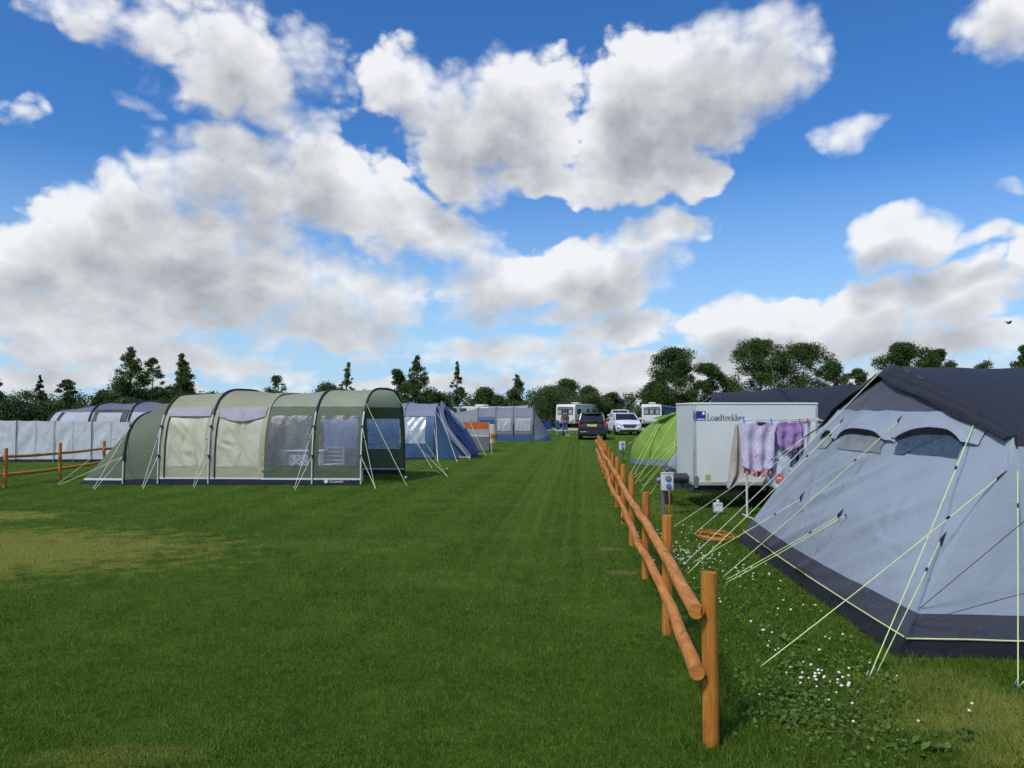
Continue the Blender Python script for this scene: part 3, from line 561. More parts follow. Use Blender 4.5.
# awning lip where the porch roof laps over the olive tent
MB().grid(lambda i, j: TP.S(lerp(-2.35, -2.75, j), lerp(TP.u_at(1.76, -2.35), .55, i), .02)-V((0, 0, .07*j*(1-i))), 16, 6).build('roof_lap', M_SAGE, po)
text('maker_lettering', 'Outwell', .10, TP.S(-.72, TP.u_at(.04, -.72), .02), (pi/2, 0, -.035), M_WHITEB, po)
MB().lathe([(.045, 0), (.045, .006), (.025, .006), (.025, .001)], TP.S(-.78, TP.u_at(.075, -.78), .02), -b_, 16).build('maker_emblem', M_WHITEB, po)
def T_(T, s, z): return T.S(s, T.u_at(z, s), .04)
for T, s, root, gp in ((TM, -5.4, ol, (93, 489)), (TM, -4.6, ol, (142, 488)), (TM, -3.45, ol, (193, 487)), (TP, -1.1, po, (294, 489)), (TP, 0, po, (375, 488))):
    guy(root, T_(T, s, 1.28), gnd(*gp), M_GUYW, .005); guy(root, T_(T, s, .62), gnd(gp[0]+1, gp[1]+1), M_GUYW, .005, False, False)
guy(ol, T_(TM, -5.4, 1.25), gnd(58, 484), M_GUYW, .005); guy(ol, T_(TM, -5.4, .6), gnd(59, 485), M_GUYW, .005, False, False)
guy(po, T_(TP, 0, 1.80), gnd(407, 486), M_GUY, .006); guy(po, TP.S(0, .55, .03), gnd(447, 476), M_GUY, .006); guy(po, TP.S(0, .9, .03), gnd(448, 477), M_GUYW, .005, False, False); guy(po, TP.S(0, .985, .03), gnd(440, 473), M_GUYW, .005, False)
# things inside the porch, seen through the film
M_WPL = plain('white_plastic', (.72, .72, .70), .4); M_PATT = None
m, nt, o = newmat('speckled_cover'); g = nt.new('ShaderNodeNewGeometry'); vo = nt.new('ShaderNodeTexVoronoi'); vo.inputs['Scale'].default_value = 14; nt.l.new(g.outputs['Position'], vo.inputs['Vector'])
pbsdf(nt, o, nt.mix(nt.mr(vo.outputs['Distance'], .3, .42), (.03, .03, .04), (.55, .54, .55)), .7); M_PATT = m
tb = thing('folding_table', TP.P(-1.65, .75, 0), 'white folding table with speckled cover inside the green porch', 'table'); c = TP.P(-1.6, .75, 0)
MB().box(c+V((0, 0, .74)), (.95, .55, .035)).build('table_top', M_WPL, tb, bevel=.008); MB().box(c+V((.05, 0, .38)), (.75, .45, .66)).build('storage_cover', M_PATT, tb, bevel=.02)
for sx in (-1, 1):
    for sy in (-1, 1): MB().tube([c+V((sx*.43, sy*.23, .72)), c+V((sx*.45, sy*.25, 0))], .014, 8).build('leg', M_POLE, tb)
ch = thing('garden_chair', TP.P(-1.05, .8, 0), 'white slatted garden chair inside the green porch', 'chair'); c = TP.P(-.98, .8, 0)
MB().box(c+V((0, 0, .42)), (.45, .42, .03)).build('seat', M_WPL, ch, bevel=.008)
bk = MB(); [bk.box(c+V((0, .22, .50+.1*k)), (.45, .02, .055)) for k in range(4)]; [bk.box(c+V((sx*.215, .235, .62)), (.03, .02, .46)) for sx in (-1, 1)]; bk.build('backrest', M_WPL, ch)
for sx in (-1, 1):
    for sy in (-1, 1): MB().tube([c+V((sx*.20, sy*.18, .42)), c+V((sx*.22, sy*.21, 0))], .015, 8).build('leg', M_WPL, ch)
bx = thing('storage_crate', TP.P(-.55, .7, 0), 'low red and white crate beside the white chair inside the porch', 'crate'); c = TP.P(-.5, .7, 0); M_RED = plain('red_plastic', (.35, .05, .04), .4)
cr = MB(); [cr.box(c+V((0, s*.19, .14)), (.5, .015, .28)) for s in (-1, 1)]; [cr.box(c+V((s*.245, 0, .14)), (.015, .36, .28)) for s in (-1, 1)]; cr.box(c+V((0, 0, .01)), (.48, .36, .02)); cr.build('crate_body', M_WPL, bx); MB().box(c+V((0, 0, .29)), (.53, .42, .025)).build('lid', M_RED, bx, bevel=.006)
for px, py, lb in ((406, 485, 'small solar stake light at the corner of the green porch'), (447, 475, 'small solar stake light out on the lawn by the blue tent')):
    p = gnd(px, py); s = thing('solar_light', p, lb, 'garden light'); MB().tube([p, p+V((0, 0, .17))], .010, 8).build('stake', M_BLACK, s); MB().lathe([(.02, .15), (.028, .17), (.028, .20)], p, n=12).build('lens', M_WPL, s); MB().lathe([(.03, .20), (.036, .205), (.034, .222), (.004, .228)], p, n=12).build('cap', M_BLACK, s)

# ------------------------------------------------------------------ blue tent, striped windbreak, far blue-grey tent, lavender tent, white windbreak
M_BLUE = cloth('blue_fabric', (.06, .125, .25), .15, .5, .12); M_DBLUE = cloth('dark_blue_fabric', (.018, .05, .17), .1, .5); M_LAV = cloth('lavender_roof_fabric', (.25, .27, .37), .2, .5); M_SILV = film('silver_window_film', (.42, .46, .54), .9, .2)
O = gnd(434, 459.5); TB = Tunnel(O, V((1, 0, 0)), V((.06, .998, 0)), 2.9, [(-4.2, 1.85), (-2.4, 1.95), (-1.1, 1.97), (0, 1.95)], 2.8, .04)
bl = thing('blue_tent', TB.P(-1, 0, 0), 'blue tent with lavender roof and arched door standing beside the green porch', 'tent')
TB.roof(-4.2, 0, 1.5, .02, 8, 40).build('roof', M_LAV, bl)
TB.skin(-4.2, .0, 0, .06, 0, .005, 2).build('mud_flap', M_NAVY, bl); TB.skin(-4.2, 0, .06, .55, 0, .02, 8, 40).build('wall_panel', M_BLUE, bl); TB.skin(-.32, 0, .55, 1.5, 0, .015, 10, 10).build('wall_panel', M_BLUE, bl)
TB.skin(-1.2, -.32, .55, 1.46, 0, .05, 24, 30, 2).build('window', M_SILV, bl); TB.skin(-1.2, -.32, 1.46, 1.5, 0, .01, 3, 10).build('wall_panel', M_BLUE, bl); TB.skin(-4.2, 0, 0, 1.5, 1, .015).build('far_wall', M_BLUE, bl); TB.skin(-4.2, -1.2, .55, 1.5, 0, .02, 10, 30).build('wall_panel', M_BLUE, bl)
EB = endcap(TB, 0, 1.42, [(0, .05, 'mud_flap', M_NAVY), (.05, 1, 'front_end', M_BLUE)], bl, .5, bow=.10)
def strip(E, pts, w, name, mat, root, off=.09):
    q = MB(); n = len(pts); L = []
    for k, (i, v) in enumerate(pts):
        i2, v2 = pts[min(k+1, n-1)]; i1, v1 = pts[max(k-1, 0)]; d_ = E(i2, v2)-E(i1, v1); nm = (E(min(1, i+.02), v)-E(max(0, i-.02), v)).cross(E(i, min(1, v+.02))-E(i, max(0, v-.02))).normalized()
        if nm.z < 0: nm = -nm
        s = d_.cross(nm).normalized()*w/2; L += [E(i, v)+nm*off-s, E(i, v)+nm*off+s]
    q.add(L, [(2*k, 2*k+1, 2*k+3, 2*k+2) for k in range(n-1)]).build(name, mat, root)
ar = [(lerp(.14, .20, 1-abs(1-2*t))+.0, 0) for t in (0,)]
arch_pts = [(.22, .03), (.20, .25), (.19, .5), (.20, .7), (.24, .85), (.32, .94), (.5, .975), (.64, .93), (.72, .82), (.74, .6), (.73, .3), (.72, .05)]
strip(EB, arch_pts, .24, 'door_binding', M_LAV, bl)
MB().grid(lambda i, j: EB(lerp(.24, .70, i), lerp(.05, .62+.3*sin(pi*i), j))+V((.07, -.07, .06)), 16, 16).build('door', M_DBLUE, bl)
MB().grid(lambda i, j: EB(lerp(.34, .62, i), lerp(.5, .72+.12*sin(pi*i), j))+V((.09, -.09, .08)), 10, 8).build('door_window', M_PANE, bl)
MB().grid(lambda i, j: EB(lerp(.76, .92, i), lerp(.25, .8, j))+V((.03, -.01, .02)), 10, 12).build('side_window', M_SILV, bl)
for s in (-2.4, -1.1, 0): MB().tube(TB.arc(s, TB.u_at(.05, s), .75, .012), .02, 6).build('pole_sleeve', M_LAV if s else M_DPOLE, bl)
for s, z, gp in ((0, 1.5, (438, 462)), (0, 1.0, (438, 463)), (0, 1.85, (457, 462)), (-1.1, 1.4, (432, 468)), (0, 1.6, (470, 460))): guy(bl, T_(TB, s, z), gnd(*gp), M_GUYW, .006, False, gp[1] != 463)
text('maker_lettering', 'Outwell', .13, EB(.14, .03)+V((-.1, -.12, .0)), (pi/2-.5, 0, .2), M_WHITEB, bl)
M_ORANGE = cloth('orange_fabric', (.58, .14, .03), .3, .6); M_GREYW = cloth('grey_windbreak_fabric', (.16, .165, .18), .15, .6); M_LGREY = cloth('light_grey_fabric', (.36, .37, .38), .2, .6)
wb = thing('striped_windbreak', gnd(489, 451), 'orange and grey striped windbreak between the blue tent and the far grey tent', 'windbreak'); w1 = gnd(489, 451.5); w0 = w1+V((-1.75, 3.0, 0)); 
for z0, z1, nm, mt in ((.04, .62, 'lower_panel', M_GREYW), (.62, .66, 'seam', M_WHITEB), (.66, .92, 'middle_panel', M_LGREY), (.92, 1.22, 'top_panel', M_ORANGE)):
    MB().grid(lambda i, j: w0.lerp(w1, i)+V((.06*sin(i*3*pi)*.5, .03*nz((i*6, j, z0)), lerp(z0, z1, j)-.03*sin(pi*i))), 24, 4).build(nm, mt, wb)
for k in (0, .5, 1): MB().tube([w0.lerp(w1, k)+V((.02, -.02, 0)), w0.lerp(w1, k)+V((.02, -.02, 1.28))], .016, 8).build('pole', M_DPOLE, wb)
guy(wb, w1+V((0, 0, 1.22)), gnd(492, 455), M_GUYW, .006, False); guy(wb, w0.lerp(w1, .5)+V((0, 0, 1.2)), gnd(486, 456), M_GUYW, .006, False)
bb = thing('beige_bag', gnd(492, 444), 'beige and orange bag leaning by the far grey tent', 'bag'); c = gnd(492, 444)
MB().lathe([(.1, 0), (.22, .03), (.26, .35), (.24, .75), (.16, .98), (.02, 1.02)], c, n=16).build('sack', plain('beige_canvas', (.45, .38, .30), .8), bb); MB().lathe([(.265, .3), (.27, .45), (.262, .5)], c, n=16).build('stripe', M_ORANGE, bb)
O = gnd(533, 441.2); TF = Tunnel(O, V((1, -.02, 0)).normalized(), V((.02, 1, 0)).normalized(), 3.2, [(-4.4, 1.6), (-3.1, 1.85), (-2.1, 1.88), (-1.1, 1.9), (0, 1.88)], 3.2, .04)
fg = thing('grey_blue_tent', TF.P(-2, 0, 0), 'long grey tunnel tent with blue base at the far end of the left row', 'tent'); M_GREYF = cloth('grey_tent_fabric', (.23, .245, .28), .2, .6); M_PALEW = cloth('pale_window_curtain', (.48, .50, .54), .25, .4, .1, 0, .8)
TF.roof(-4.4, 0, 1.35, .02, 9, 40).build('roof', M_GREYF, fg)
for s0, s1, k in ((-4.4, -3.1, 0), (-3.1, -2.1, 1), (-2.1, -1.1, 2), (-1.1, 0, 2)):
    TF.skin(s0, s1, 0, .40, 0, .01, 5).build('lower_band', M_BLUE, fg); TF.skin(s0, s1, .40, 1.36, 0, .012, 8).build('wall_panel', M_BLUE if k == 1 else M_GREYF, fg)
    if k == 2: TF.skin(s0+.12, s1-.14, .55, 1.25, 0, .03, 14, 14, s0, .02).build('window', M_PALEW, fg)
    if k == 1: TF.skin(s0+.15, s1-.1, .42, 1.15, 0, .03, 10, 10, s0, .02).build('door', M_DBLUE, fg)
endcap(TF, 0, 1.15, [(0, .18, 'lower_band', M_BLUE), (.18, 1, 'end_wall', M_GREYF)], fg, .5); TF.skin(-4.4, 0, 0, 1.36, 1).build('far_wall', M_GREYF, fg)
for s in (-3.1, -2.1, -1.1, 0): MB().tube(TF.arc(s, 0, 1, .015), .03, 6).build('pole_sleeve', plain('grey_sleeve', (.12, .13, .15), .6), fg)
for s in (-1.1, 0): MB().tube([T_(TF, s, z) for z in (.3, .9)], .03, 6).build('clip_strap', M_DPOLE, fg)
TL = Tunnel(V((1.0, 48.5, 0)), V((1, 0, 0)), V((0, 1, 0)), 3.0, [(-2.5, 2.0), (0, 2.05)], 3, .03); lt = thing('lilac_tent', (0, 48.5, 0), 'pale lilac tent almost hidden behind the far grey tent', 'tent'); M_PLIL = cloth('pale_lilac_fabric', (.42, .38, .44), .25, .6)
TL.roof(-2.5, 0, 1.2, .02, 2).build('roof', M_PLIL, lt); TL.skin(-2.5, 0, 0, 1.2).build('wall_panel', M_PLIL, lt); endcap(TL, 0, 1.35, [(0, .12, 'lower_band', M_DBLUE), (.12, 1, 'end_wall', M_PLIL)], lt); MB().tube(TL.arc(0, 0, 1, .02), .04, 6).build('pole_sleeve', M_GREYF, lt)
# lavender tent behind the white windbreak
TV = Tunnel(V((-17.6, 29, 0)), V((1, 0, 0)), V((.05, 1, 0)).normalized(), 3.2, [(0, 1.72), (1.6, 1.98), (3.1, 2.03), (4.6, 1.95)], 3.1, .05)
lv = thing('lavender_tent', (-16, 29, 0), 'lavender-roofed tent with dark window behind the white windbreak', 'tent'); M_LAV2 = cloth('lavender_fabric', (.17, .175, .245), .2, .6); M_WHT = cloth('white_grey_fabric', (.50, .52, .58), .25, .6)
TV.roof(0, 4.6, 1.62, .02, 4, 40).build('roof', M_LAV2, lv); TV.skin(0, 4.6, 0, 1.63, 0, .02, 10, 40).build('wall_panel', M_WHT, lv); TV.skin(0, 4.6, 0, 1.63, 1).build('far_wall', M_WHT, lv)
TV.skin(1.72, 3.0, .9, 1.70, 0, .01, 8, 8, 0, .03).build('window', M_DPOLE, lv); TV.skin(1.9, 2.8, .9, 1.56, 0, .02, 8, 8, 3, .05).build('window_curtain', M_PALEW, lv); TV.skin(.3, .42, .6, 1.6, 0, .005, 6, 2, 0, .02).build('zip', M_DPOLE, lv); endcap(TV, 0, -.7, [(0, 1, 'end_wall', M_WHT)], lv)
for s in (0, 1.6, 3.1, 4.6): MB().tube(TV.arc(s, 0, 1, .02), .035, 6).build('pole_sleeve', M_DPOLE, lv)
w2 = thing('white_windbreak', (-15, 25.2, 0), 'long white fabric windbreak standing behind the short fence at left', 'windbreak'); M_WHB = cloth('white_windbreak_fabric', (.66, .67, .69), .25, .75, .04, 0, .3)
xw = [-21.1+.615*k for k in range(17)]
for k, (x0, x1) in enumerate(zip(xw, xw[1:])):
    top = lambda x: 1.37-.012*(x+17)
    def fnw(i, j, x0=x0, x1=x1, k=k):
        x = lerp(x0, x1, i); z = lerp(.09, top(x)-.02*sin(pi*i), j); q = sin(pi*i)**.5*sin(pi*j)**.5; return V((x, 25.2+.018*q*sin(i*5+j*8*(1 if k % 2 else -1)+k)+.016*q*nz((i*5, j*6, k)), z))
    MB().grid(fnw, 24, 20).build('panel', M_WHB, w2); MB().add([(x0, 25.2, .004), (x1, 25.2, .004), (x1, 25.2, .095), (x0, 25.2, .095)], [(0, 1, 2, 3)]).build('mud_flap', M_NAVY, w2)
for k, x in enumerate(xw): MB().tube([(x, 25.17, 0), (x, 25.17, 1.40-.012*(x+17))], .013 if k % 2 == 0 else .006, 6).build('pole', M_DPOLE if k % 4 == 0 else M_POLE, w2)
# lime dome tent
dm = thing('dome_tent', (5.5, 25, 0), 'lime green dome tent pitched between the white trailer and the parked cars', 'tent'); M_LIME = cloth('lime_fabric', (.23, .38, .05), .3, .5, .12, 0, .5); M_LIME2 = cloth('bright_lime_trim', (.42, .66, .05), .3, .5)
def dome(th, ph, off=0): c, s = cos(th), sin(th); r = cos(ph)**1.35+off; return V((5.65+1.82*math.copysign(abs(c)**.85, c)*r, 25+1.6*math.copysign(abs(s)**.85, s)*r, (1.70+off)*sin(ph)**.92))
MB().grid(lambda i, j: dome(i*2*pi, lerp(.08, pi/2, j))+V((1, 1, 0))*.02*nz((i*9, j*5, 1)), 72, 24).build('flysheet', M_LIME, dm); MB().grid(lambda i, j: dome(i*2*pi, lerp(0, .08, j), .004), 72, 2).build('mud_flap', cloth('blue_grey_trim', (.16, .2, .27), .1), dm)
for t0 in (radians(222), radians(318), radians(250)): MB().tube([dome(t0, ph, .012) for ph in np.linspace(.02, pi/2, 16)], .022, 6).build('pole_sleeve', M_LIME2 if t0 > 4 else M_LIME, dm)
MB().grid(lambda i, j: dome(radians(lerp(196, 226, i)), lerp(1.12, .86, j), .02+.10*j), 12, 5).build('vent_hood', cloth('dark_lime', (.14, .27, .02), .2), dm)
for t0, ph, gp in ((200, .9, (629, 476)), (215, .8, (631, 481)), (235, 1.1, (634, 485)), (190, 1.2, (622, 448)), (180, 1.1, (617, 452))): guy(dm, dome(radians(t0), ph, .02), gnd(*gp), M_GUY, .005, False)
# ------------------------------------------------------------------ white box trailer
M_TRL = plain('trailer_white', (.66, .69, .66), .35, 0, .05, 1.5); M_ALU = plain('aluminium', (.55, .57, .56), .4, .5); M_RUB = plain('rubber', (.018, .018, .02), .75); M_LOGO = plain('logo_blue', (.02, .035, .26), .4); M_WHITE = plain('white_print', (.78, .78, .76), .5); M_GREYL = plain('lettering_grey', (.20, .22, .25), .5)
M_YEL = plain('yellow_sticker', (.66, .60, .30), .5); M_CHAS = plain('galvanised', (.26, .27, .28), .45, .6); M_DARKP = plain('dark_plastic', (.03, .03, .035), .5)
X0, X1, Y0, Y1, Z0, Z1 = 3.06, 5.16, 13.0, 14.35, .42, 1.775
tl = thing('box_trailer', (4.1, 13.6, 0), 'white box trailer with blue square logo standing behind the drying washing', 'trailer')
def rrect(x0, x1, z0, z1): return [(x0, z0), (x1, z0), (x1, z1), (x0, z1)]
MB().box(((X0+X1)/2, (Y0+Y1)/2, (Z0+Z1)/2), (X1-X0, Y1-Y0, Z1-Z0)).build('body', M_TRL, tl, bevel=.025)
q = MB()
for x in (X0, X1):
    for y in (Y0, Y1): MB().box((x+(.022 if x == X0 else -.022), y+(.022 if y == Y0 else -.022), (Z0+Z1)/2), (.05, .05, Z1-Z0+.004)).build('corner_trim', M_ALU, tl, bevel=.006)

q = MB(); q.box(((X0+X1)/2, (Y0+Y1)/2, Z1+.008), (X1-X0+.02, Y1-Y0+.02, .035)); q.build('roof_cap', M_TRL, tl, bevel=.01); q = MB()
for y in (Y0-.004, Y1+.004): q.box(((X0+X1)/2, y, Z0+.02), (X1-X0, .03, .06))
for x in (X0-.004, X1+.004): q.box((x, (Y0+Y1)/2, Z0+.02), (.03, Y1-Y0-.04, .06))
q.build('lower_rail', M_ALU, tl, bevel=.004)
q = MB(); q.box((X0+.03, Y0-.022, Z0+.05), (.07, .018, .20)); q.box((X0+.0, Y0-.03, Z1-.18), (.03, .02, .12)); q.build('bracket', M_CHAS, tl, bevel=.004)
q = MB(); q.box(((X0+X1)/2, Y0+.2, Z0-.06), (X1-X0-.1, .08, .09)); q.box(((X0+X1)/2, Y1-.2, Z0-.06), (X1-X0-.1, .08, .09)); q.box((X0+.2, (Y0+Y1)/2, Z0-.06), (.08, .8, .09)); q.build('chassis', M_DARKP, tl)
q = MB(); yc = (Y0+Y1)/2; q.box((X0-.22, yc-.25, Z0-.06), (.5, .07, .08)); q.box((X0-.22, yc+.25, Z0-.06), (.5, .07, .08)); q.tube([(X0-.1, yc-.3, Z0-.04), (X0-.32, yc, Z0-.02), (X0-.40, yc, Z0)], .04, 8); q.build('drawbar', M_CHAS, tl, bevel=.006)
q = MB(); q.tube([(X0-.36, yc, Z0), (X0-.43, yc, Z0+.02), (X0-.50, yc, Z0+.01)], [.05, .055, .045], 10); q.build('coupling', M_CHAS, tl)
q = MB(); q.tube([(X0-.30, yc+.12, Z0+.18), (X0-.30, yc+.12, .2)], .026, 8); q.lathe([(.03, -.035), (.10, -.03), (.11, 0), (.10, .03), (.03, .035)], (X0-.30, yc+.12, .11), (0, 1, 0), 16); q.build('jockey_wheel', M_RUB, tl)
q = MB(); q.lathe([(.06, -.2), (.085, -.18), (.085, .18), (.06, .2)], (X0-.22, yc-.32, Z0+.08), (1, 0, 0), 16); q.build('gas_bottle', M_DARKP, tl)
for y in (Y0-.1, Y1+.1):
    wl = MB().lathe([(.19, -.09), (.28, -.085), (.30, -.05), (.30, .05), (.28, .085), (.19, .09)], (4.55, y, .30), (0, 1, 0), 28).build('wheel', M_RUB, tl); MB().lathe([(.02, -.07), (.19, -.06), (.19, .06), (.02, .07)], (4.55, y, .30), (0, 1, 0), 20).build('rim', M_CHAS, wl)
    MB().loft([[(4.55+.37*cos(a), y+s*.12, .30+.37*sin(a)) for s in (-1, 1)]+[(4.55+.355*cos(a), y+s*.12, .30+.355*sin(a)) for s in (1, -1)] for a in np.linspace(.1, pi-.1, 14)]).build('mudguard', M_DARKP, tl)
lg = MB().poly([(3.105, Y0-.004, 1.50), (3.265, Y0-.004, 1.50), (3.265, Y0-.004, 1.655), (3.105, Y0-.004, 1.655)], (0, .003, 0)).build('logo', M_LOGO, tl, False)
q = MB(); q.poly([(3.21, Y0-.008, 1.64), (3.235, Y0-.008, 1.65), (3.255, Y0-.008, 1.62), (3.24, Y0-.008, 1.59), (3.205, Y0-.008, 1.60)], (0, .003, 0)); q.poly([(3.12, Y0-.008, 1.512), (3.25, Y0-.008, 1.512), (3.25, Y0-.008, 1.528), (3.12, Y0-.008, 1.528)], (0, .003, 0)); q.build('logo_mark', M_WHITE, lg, False)
def serif(s, x, z, h, root, mat, y):                      # thin roman letters built from strokes with little serifs
    q = MB(); st = h*.16; th = h*.085; xh = h*.64
    def bar(x0, z0, x1, z1, w_): 
        d_ = V((x1-x0, 0, z1-z0)).normalized(); n_ = V((-d_.z, 0, d_.x))*w_/2; a = V((x0, y, z0)); b = V((x1, y, z1)); q.poly([a-n_, b-n_, b+n_, a+n_], (0, .003, 0))
    def sf(xc, zc): bar(xc-st*1.05, zc, xc+st*1.05, zc, th*.8)
    def ring(xc, zc, rx, rz, a0=0, a1=2*pi): 
        for k in range(16):
            t0, t1 = a0+(a1-a0)*k/16, a0+(a1-a0)*(k+1)/16; bar(xc+rx*cos(t0), zc+rz*sin(t0), xc+rx*cos(t1), zc+rz*sin(t1), th+(st-th)*abs(cos((t0+t1)/2)))
    for c_ in s:
        r = xh*.42
        if c_ == 'L': bar(x+st, z, x+st, z+h, st); sf(x+st, z); sf(x+st, z+h); bar(x, z+th/2, x+h*.58, z+th/2, th); bar(x+h*.56, z, x+h*.56, z+h*.2, th); x += h*.66
        elif c_ == 'o': ring(x+r, z+xh/2, r*.92, xh/2*.95); x += xh*.98
        elif c_ == 'a': ring(x+r*.8, z+xh*.3, r*.72, xh*.29); bar(x+r*1.6, z, x+r*1.6, z+xh*.75, st); ring(x+r*.9, z+xh*.72, r*.7, xh*.25, 0, pi*.85); x += xh*.92
        elif c_ == 'd': ring(x+r*.9, z+xh/2, r*.85, xh/2*.95); bar(x+r*1.85, z, x+r*1.85, z+h, st); sf(x+r*1.75, z+h); x += xh*1.02
        elif c_ == 't': bar(x+st*1.2, z, x+st*1.2, z+h*.82, st); bar(x, z+xh, x+xh*.55, z+xh, th); bar(x+st*1.2, z+th/2, x+xh*.55, z+th, th); x += xh*.66
        elif c_ == 'r': bar(x+st, z, x+st, z+xh, st); sf(x+st, z); ring(x+xh*.42, z+xh*.72, xh*.22, xh*.22, .3, pi*.95); x += xh*.72
        elif c_ == 'e': ring(x+r, z+xh/2, r*.88, xh/2*.95, .1, 2*pi-.7); bar(x+.12*r, z+xh*.52, x+r*1.85, z+xh*.52, th); x += xh*.92
        elif c_ == 'k': bar(x+st, z, x+st, z+h, st); sf(x+st, z); sf(x+st*.8, z+h); bar(x+st, z+xh*.4, x+xh*.75, z+xh, th); bar(x+xh*.4, z+xh*.55, x+xh*.85, z, st); x += xh*.95
    q.build('lettering', mat, root, False); return x
serif('Loadtrekker', 3.29, 1.50, .102, tl, M_GREYL, Y0-.005)
q = MB(); q.poly([(3.24, Y0-.005, .475), (3.35, Y0-.005, .475), (3.35, Y0-.005, .60), (3.24, Y0-.005, .60)], (0, .003, 0)); st = q.build('sticker', M_YEL, tl, False)
q = MB(); [q.poly([(3.26, Y0-.008, z), (3.33, Y0-.008, z), (3.33, Y0-.008, z+.014), (3.26, Y0-.008, z+.014)], (0, .002, 0)) for z in (.50, .53, .56)]; q.build('sticker_print', M_GREYL, st, False)
# ------------------------------------------------------------------ drying frame and washing
M_TUBE = plain('white_tube', (.62, .63, .63), .35, .1); YA = 12.05
ai = thing('drying_frame', (4.2, YA, 0), 'white clothes drying frame loaded with washing in front of the trailer', 'clothes airer')
for x in (3.66, 4.50):
    MB().tube([(x, YA, 0), (x, YA, 1.42), (x+.02, YA, 1.50)], .017, 8).build('leg', M_TUBE, ai); MB().tube([(x, YA-.3, .02), (x, YA+.25, .02)], .014, 8).build('foot', M_TUBE, ai)
for y, z in ((-.12, 1.505), (.0, 1.53), (.12, 1.515)): MB().tube([(3.61, YA+y, z-.012), (4.80, YA+y, z+.01)], .009, 6).build('rail', M_TUBE, ai)
for z in (1.05,): MB().tube([(3.66, YA-.06, z-.02), (4.60, YA-.06, z-.02)], .009, 6).build('rail', M_TUBE, ai)
MB().tube([(3.61, YA-.13, 1.49), (3.61, YA+.14, 1.50)], .012, 6).build('end_bar', M_TUBE, ai); MB().tube([(4.8, YA-.13, 1.51), (4.8, YA+.14, 1.52)], .012, 6).build('end_bar', M_TUBE, ai)
def garment(name, label, cat, left, right, z0, z1, y, mat, seed, fold=.03, nf=3.2, bend=.0, lower=None):
    """left/right: half-outlines as functions of v (0 top .. 1 hem)"""
    q = MB(); lo = lower or (lambda i: 0)
    def fn(i, j):
        x = lerp(left(j), right(j), i); z = lerp(z0, z1, j)-lo(i)*j-.012*(1-j)*abs(sin(i*pi*3)); return V((x, y+fold*(.25+j)*sin(i*pi*2*nf+seed+j*1.5)+.02*nz((i*4, j*4, seed)), z))
    q.grid(fn, 40, 24); o = q.build(name, mat); m_ = o.modifiers.new('thickness', 'SOLIDIFY'); m_.thickness = .004; return tag(o, label, cat)
def lin(*p):
    def f(v):
        for (a, x0), (b, x1) in zip(p, p[1:]):
            if v <= b: return lerp(x0, x1, (v-a)/(b-a))
        return p[-1][1]
    return f
m, nt, o = newmat('patterned_lilac_cloth'); g = nt.new('ShaderNodeNewGeometry'); vo = nt.new('ShaderNodeTexVoronoi'); vo.inputs['Scale'].default_value = 55; nt.l.new(g.outputs['Position'], vo.inputs['Vector'])
c = nt.mix(nt.mr(vo.outputs['Distance'], .25, .5), (.34, .28, .52), (.58, .55, .68)); c = nt.mix(nt.mr(nt.noise(g.outputs['Position'], 16, 3), .58, .68), c, (.60, .28, .33)); pbsdf(nt, o, c, .8); M_LILP = m
M_LILS = cloth('lilac_cloth', (.45, .27, .55), .2, .8); M_GREYT = cloth('grey_lilac_cloth', (.52, .50, .60), .25, .8); M_WTEE = cloth('white_cloth', (.62, .64, .74), .2, .8); M_BEIGE = cloth('beige_towelling', (.42, .39, .35), .1, .9, .1); M_NAVC = cloth('navy_cloth', (.025, .03, .09), .1, .8); M_CORAL = plain('coral_print', (.62, .14, .15), .7); M_PINK = cloth('pink_trim', (.62, .28, .30), .2, .8)
gx = lambda px, Y=YA: (px-512)/F*Y
t1 = garment('patterned_top', 'lilac patterned top with pink frilled hem hanging on the drying frame', 'clothing', lin((0, gx(737)), (.5, gx(738)), (1, gx(740))), lin((0, gx(776)), (.25, gx(771)), (1, gx(770))), 1.50, .79, YA-.14, M_LILP, 1, .025, 2.6, lower=lambda i: .07*sin(pi*i))
MB().grid(lambda i, j: V((lerp(gx(740.5), gx(769.5), i), YA-.15+.03*sin(i*40)+.03*sin(i*pi*5), .81-.07*sin(pi*i)-.10*j)), 60, 4).build('frill', M_PINK, t1)
MB().grid(lambda i, j: V((lerp(gx(752), gx(763), i), YA-.162, 1.497-.045*j*sin(pi*i)-.012)), 12, 4).build('neck_opening', M_NAVC, t1)
garment('lilac_shorts', 'small lilac shorts pegged beside the patterned top', 'clothing', lin((0, gx(773)), (1, gx(774))), lin((0, gx(798)), (1, gx(797.5))), 1.495, 1.14, YA-.14, M_LILS, 2, .02, 2.2, lower=lambda i: .10*abs(sin(pi*i*1.0)))
garment('grey_shirt', 'grey lilac top hanging behind the small lilac shorts', 'clothing', lin((0, gx(770)), (.3, gx(770)), (1, gx(769))), lin((0, gx(800)), (1, gx(794))), 1.51, .78, YA+.01, M_GREYT, 3, .025, 2.0)
wt = garment('white_shirt', 'white shirt with round red emblem on the lowest rail of the drying frame', 'clothing', lin((0, gx(755)), (.4, gx(759)), (1, gx(765))), lin((0, gx(790)), (1, gx(784))), 1.02, .50, YA-.06, M_WTEE, 4, .015, 1.5, lower=lambda i: .10*i)
MB().lathe([(.07, 0), (.07, .006), (.001, .006)], (gx(776), YA-.095, .62), (0, -1, 0), 20).build('emblem', M_CORAL, wt); MB().box((gx(776), YA-.10, .62), (.07, .004, .02)).build('emblem_bar', M_WHITE, wt)
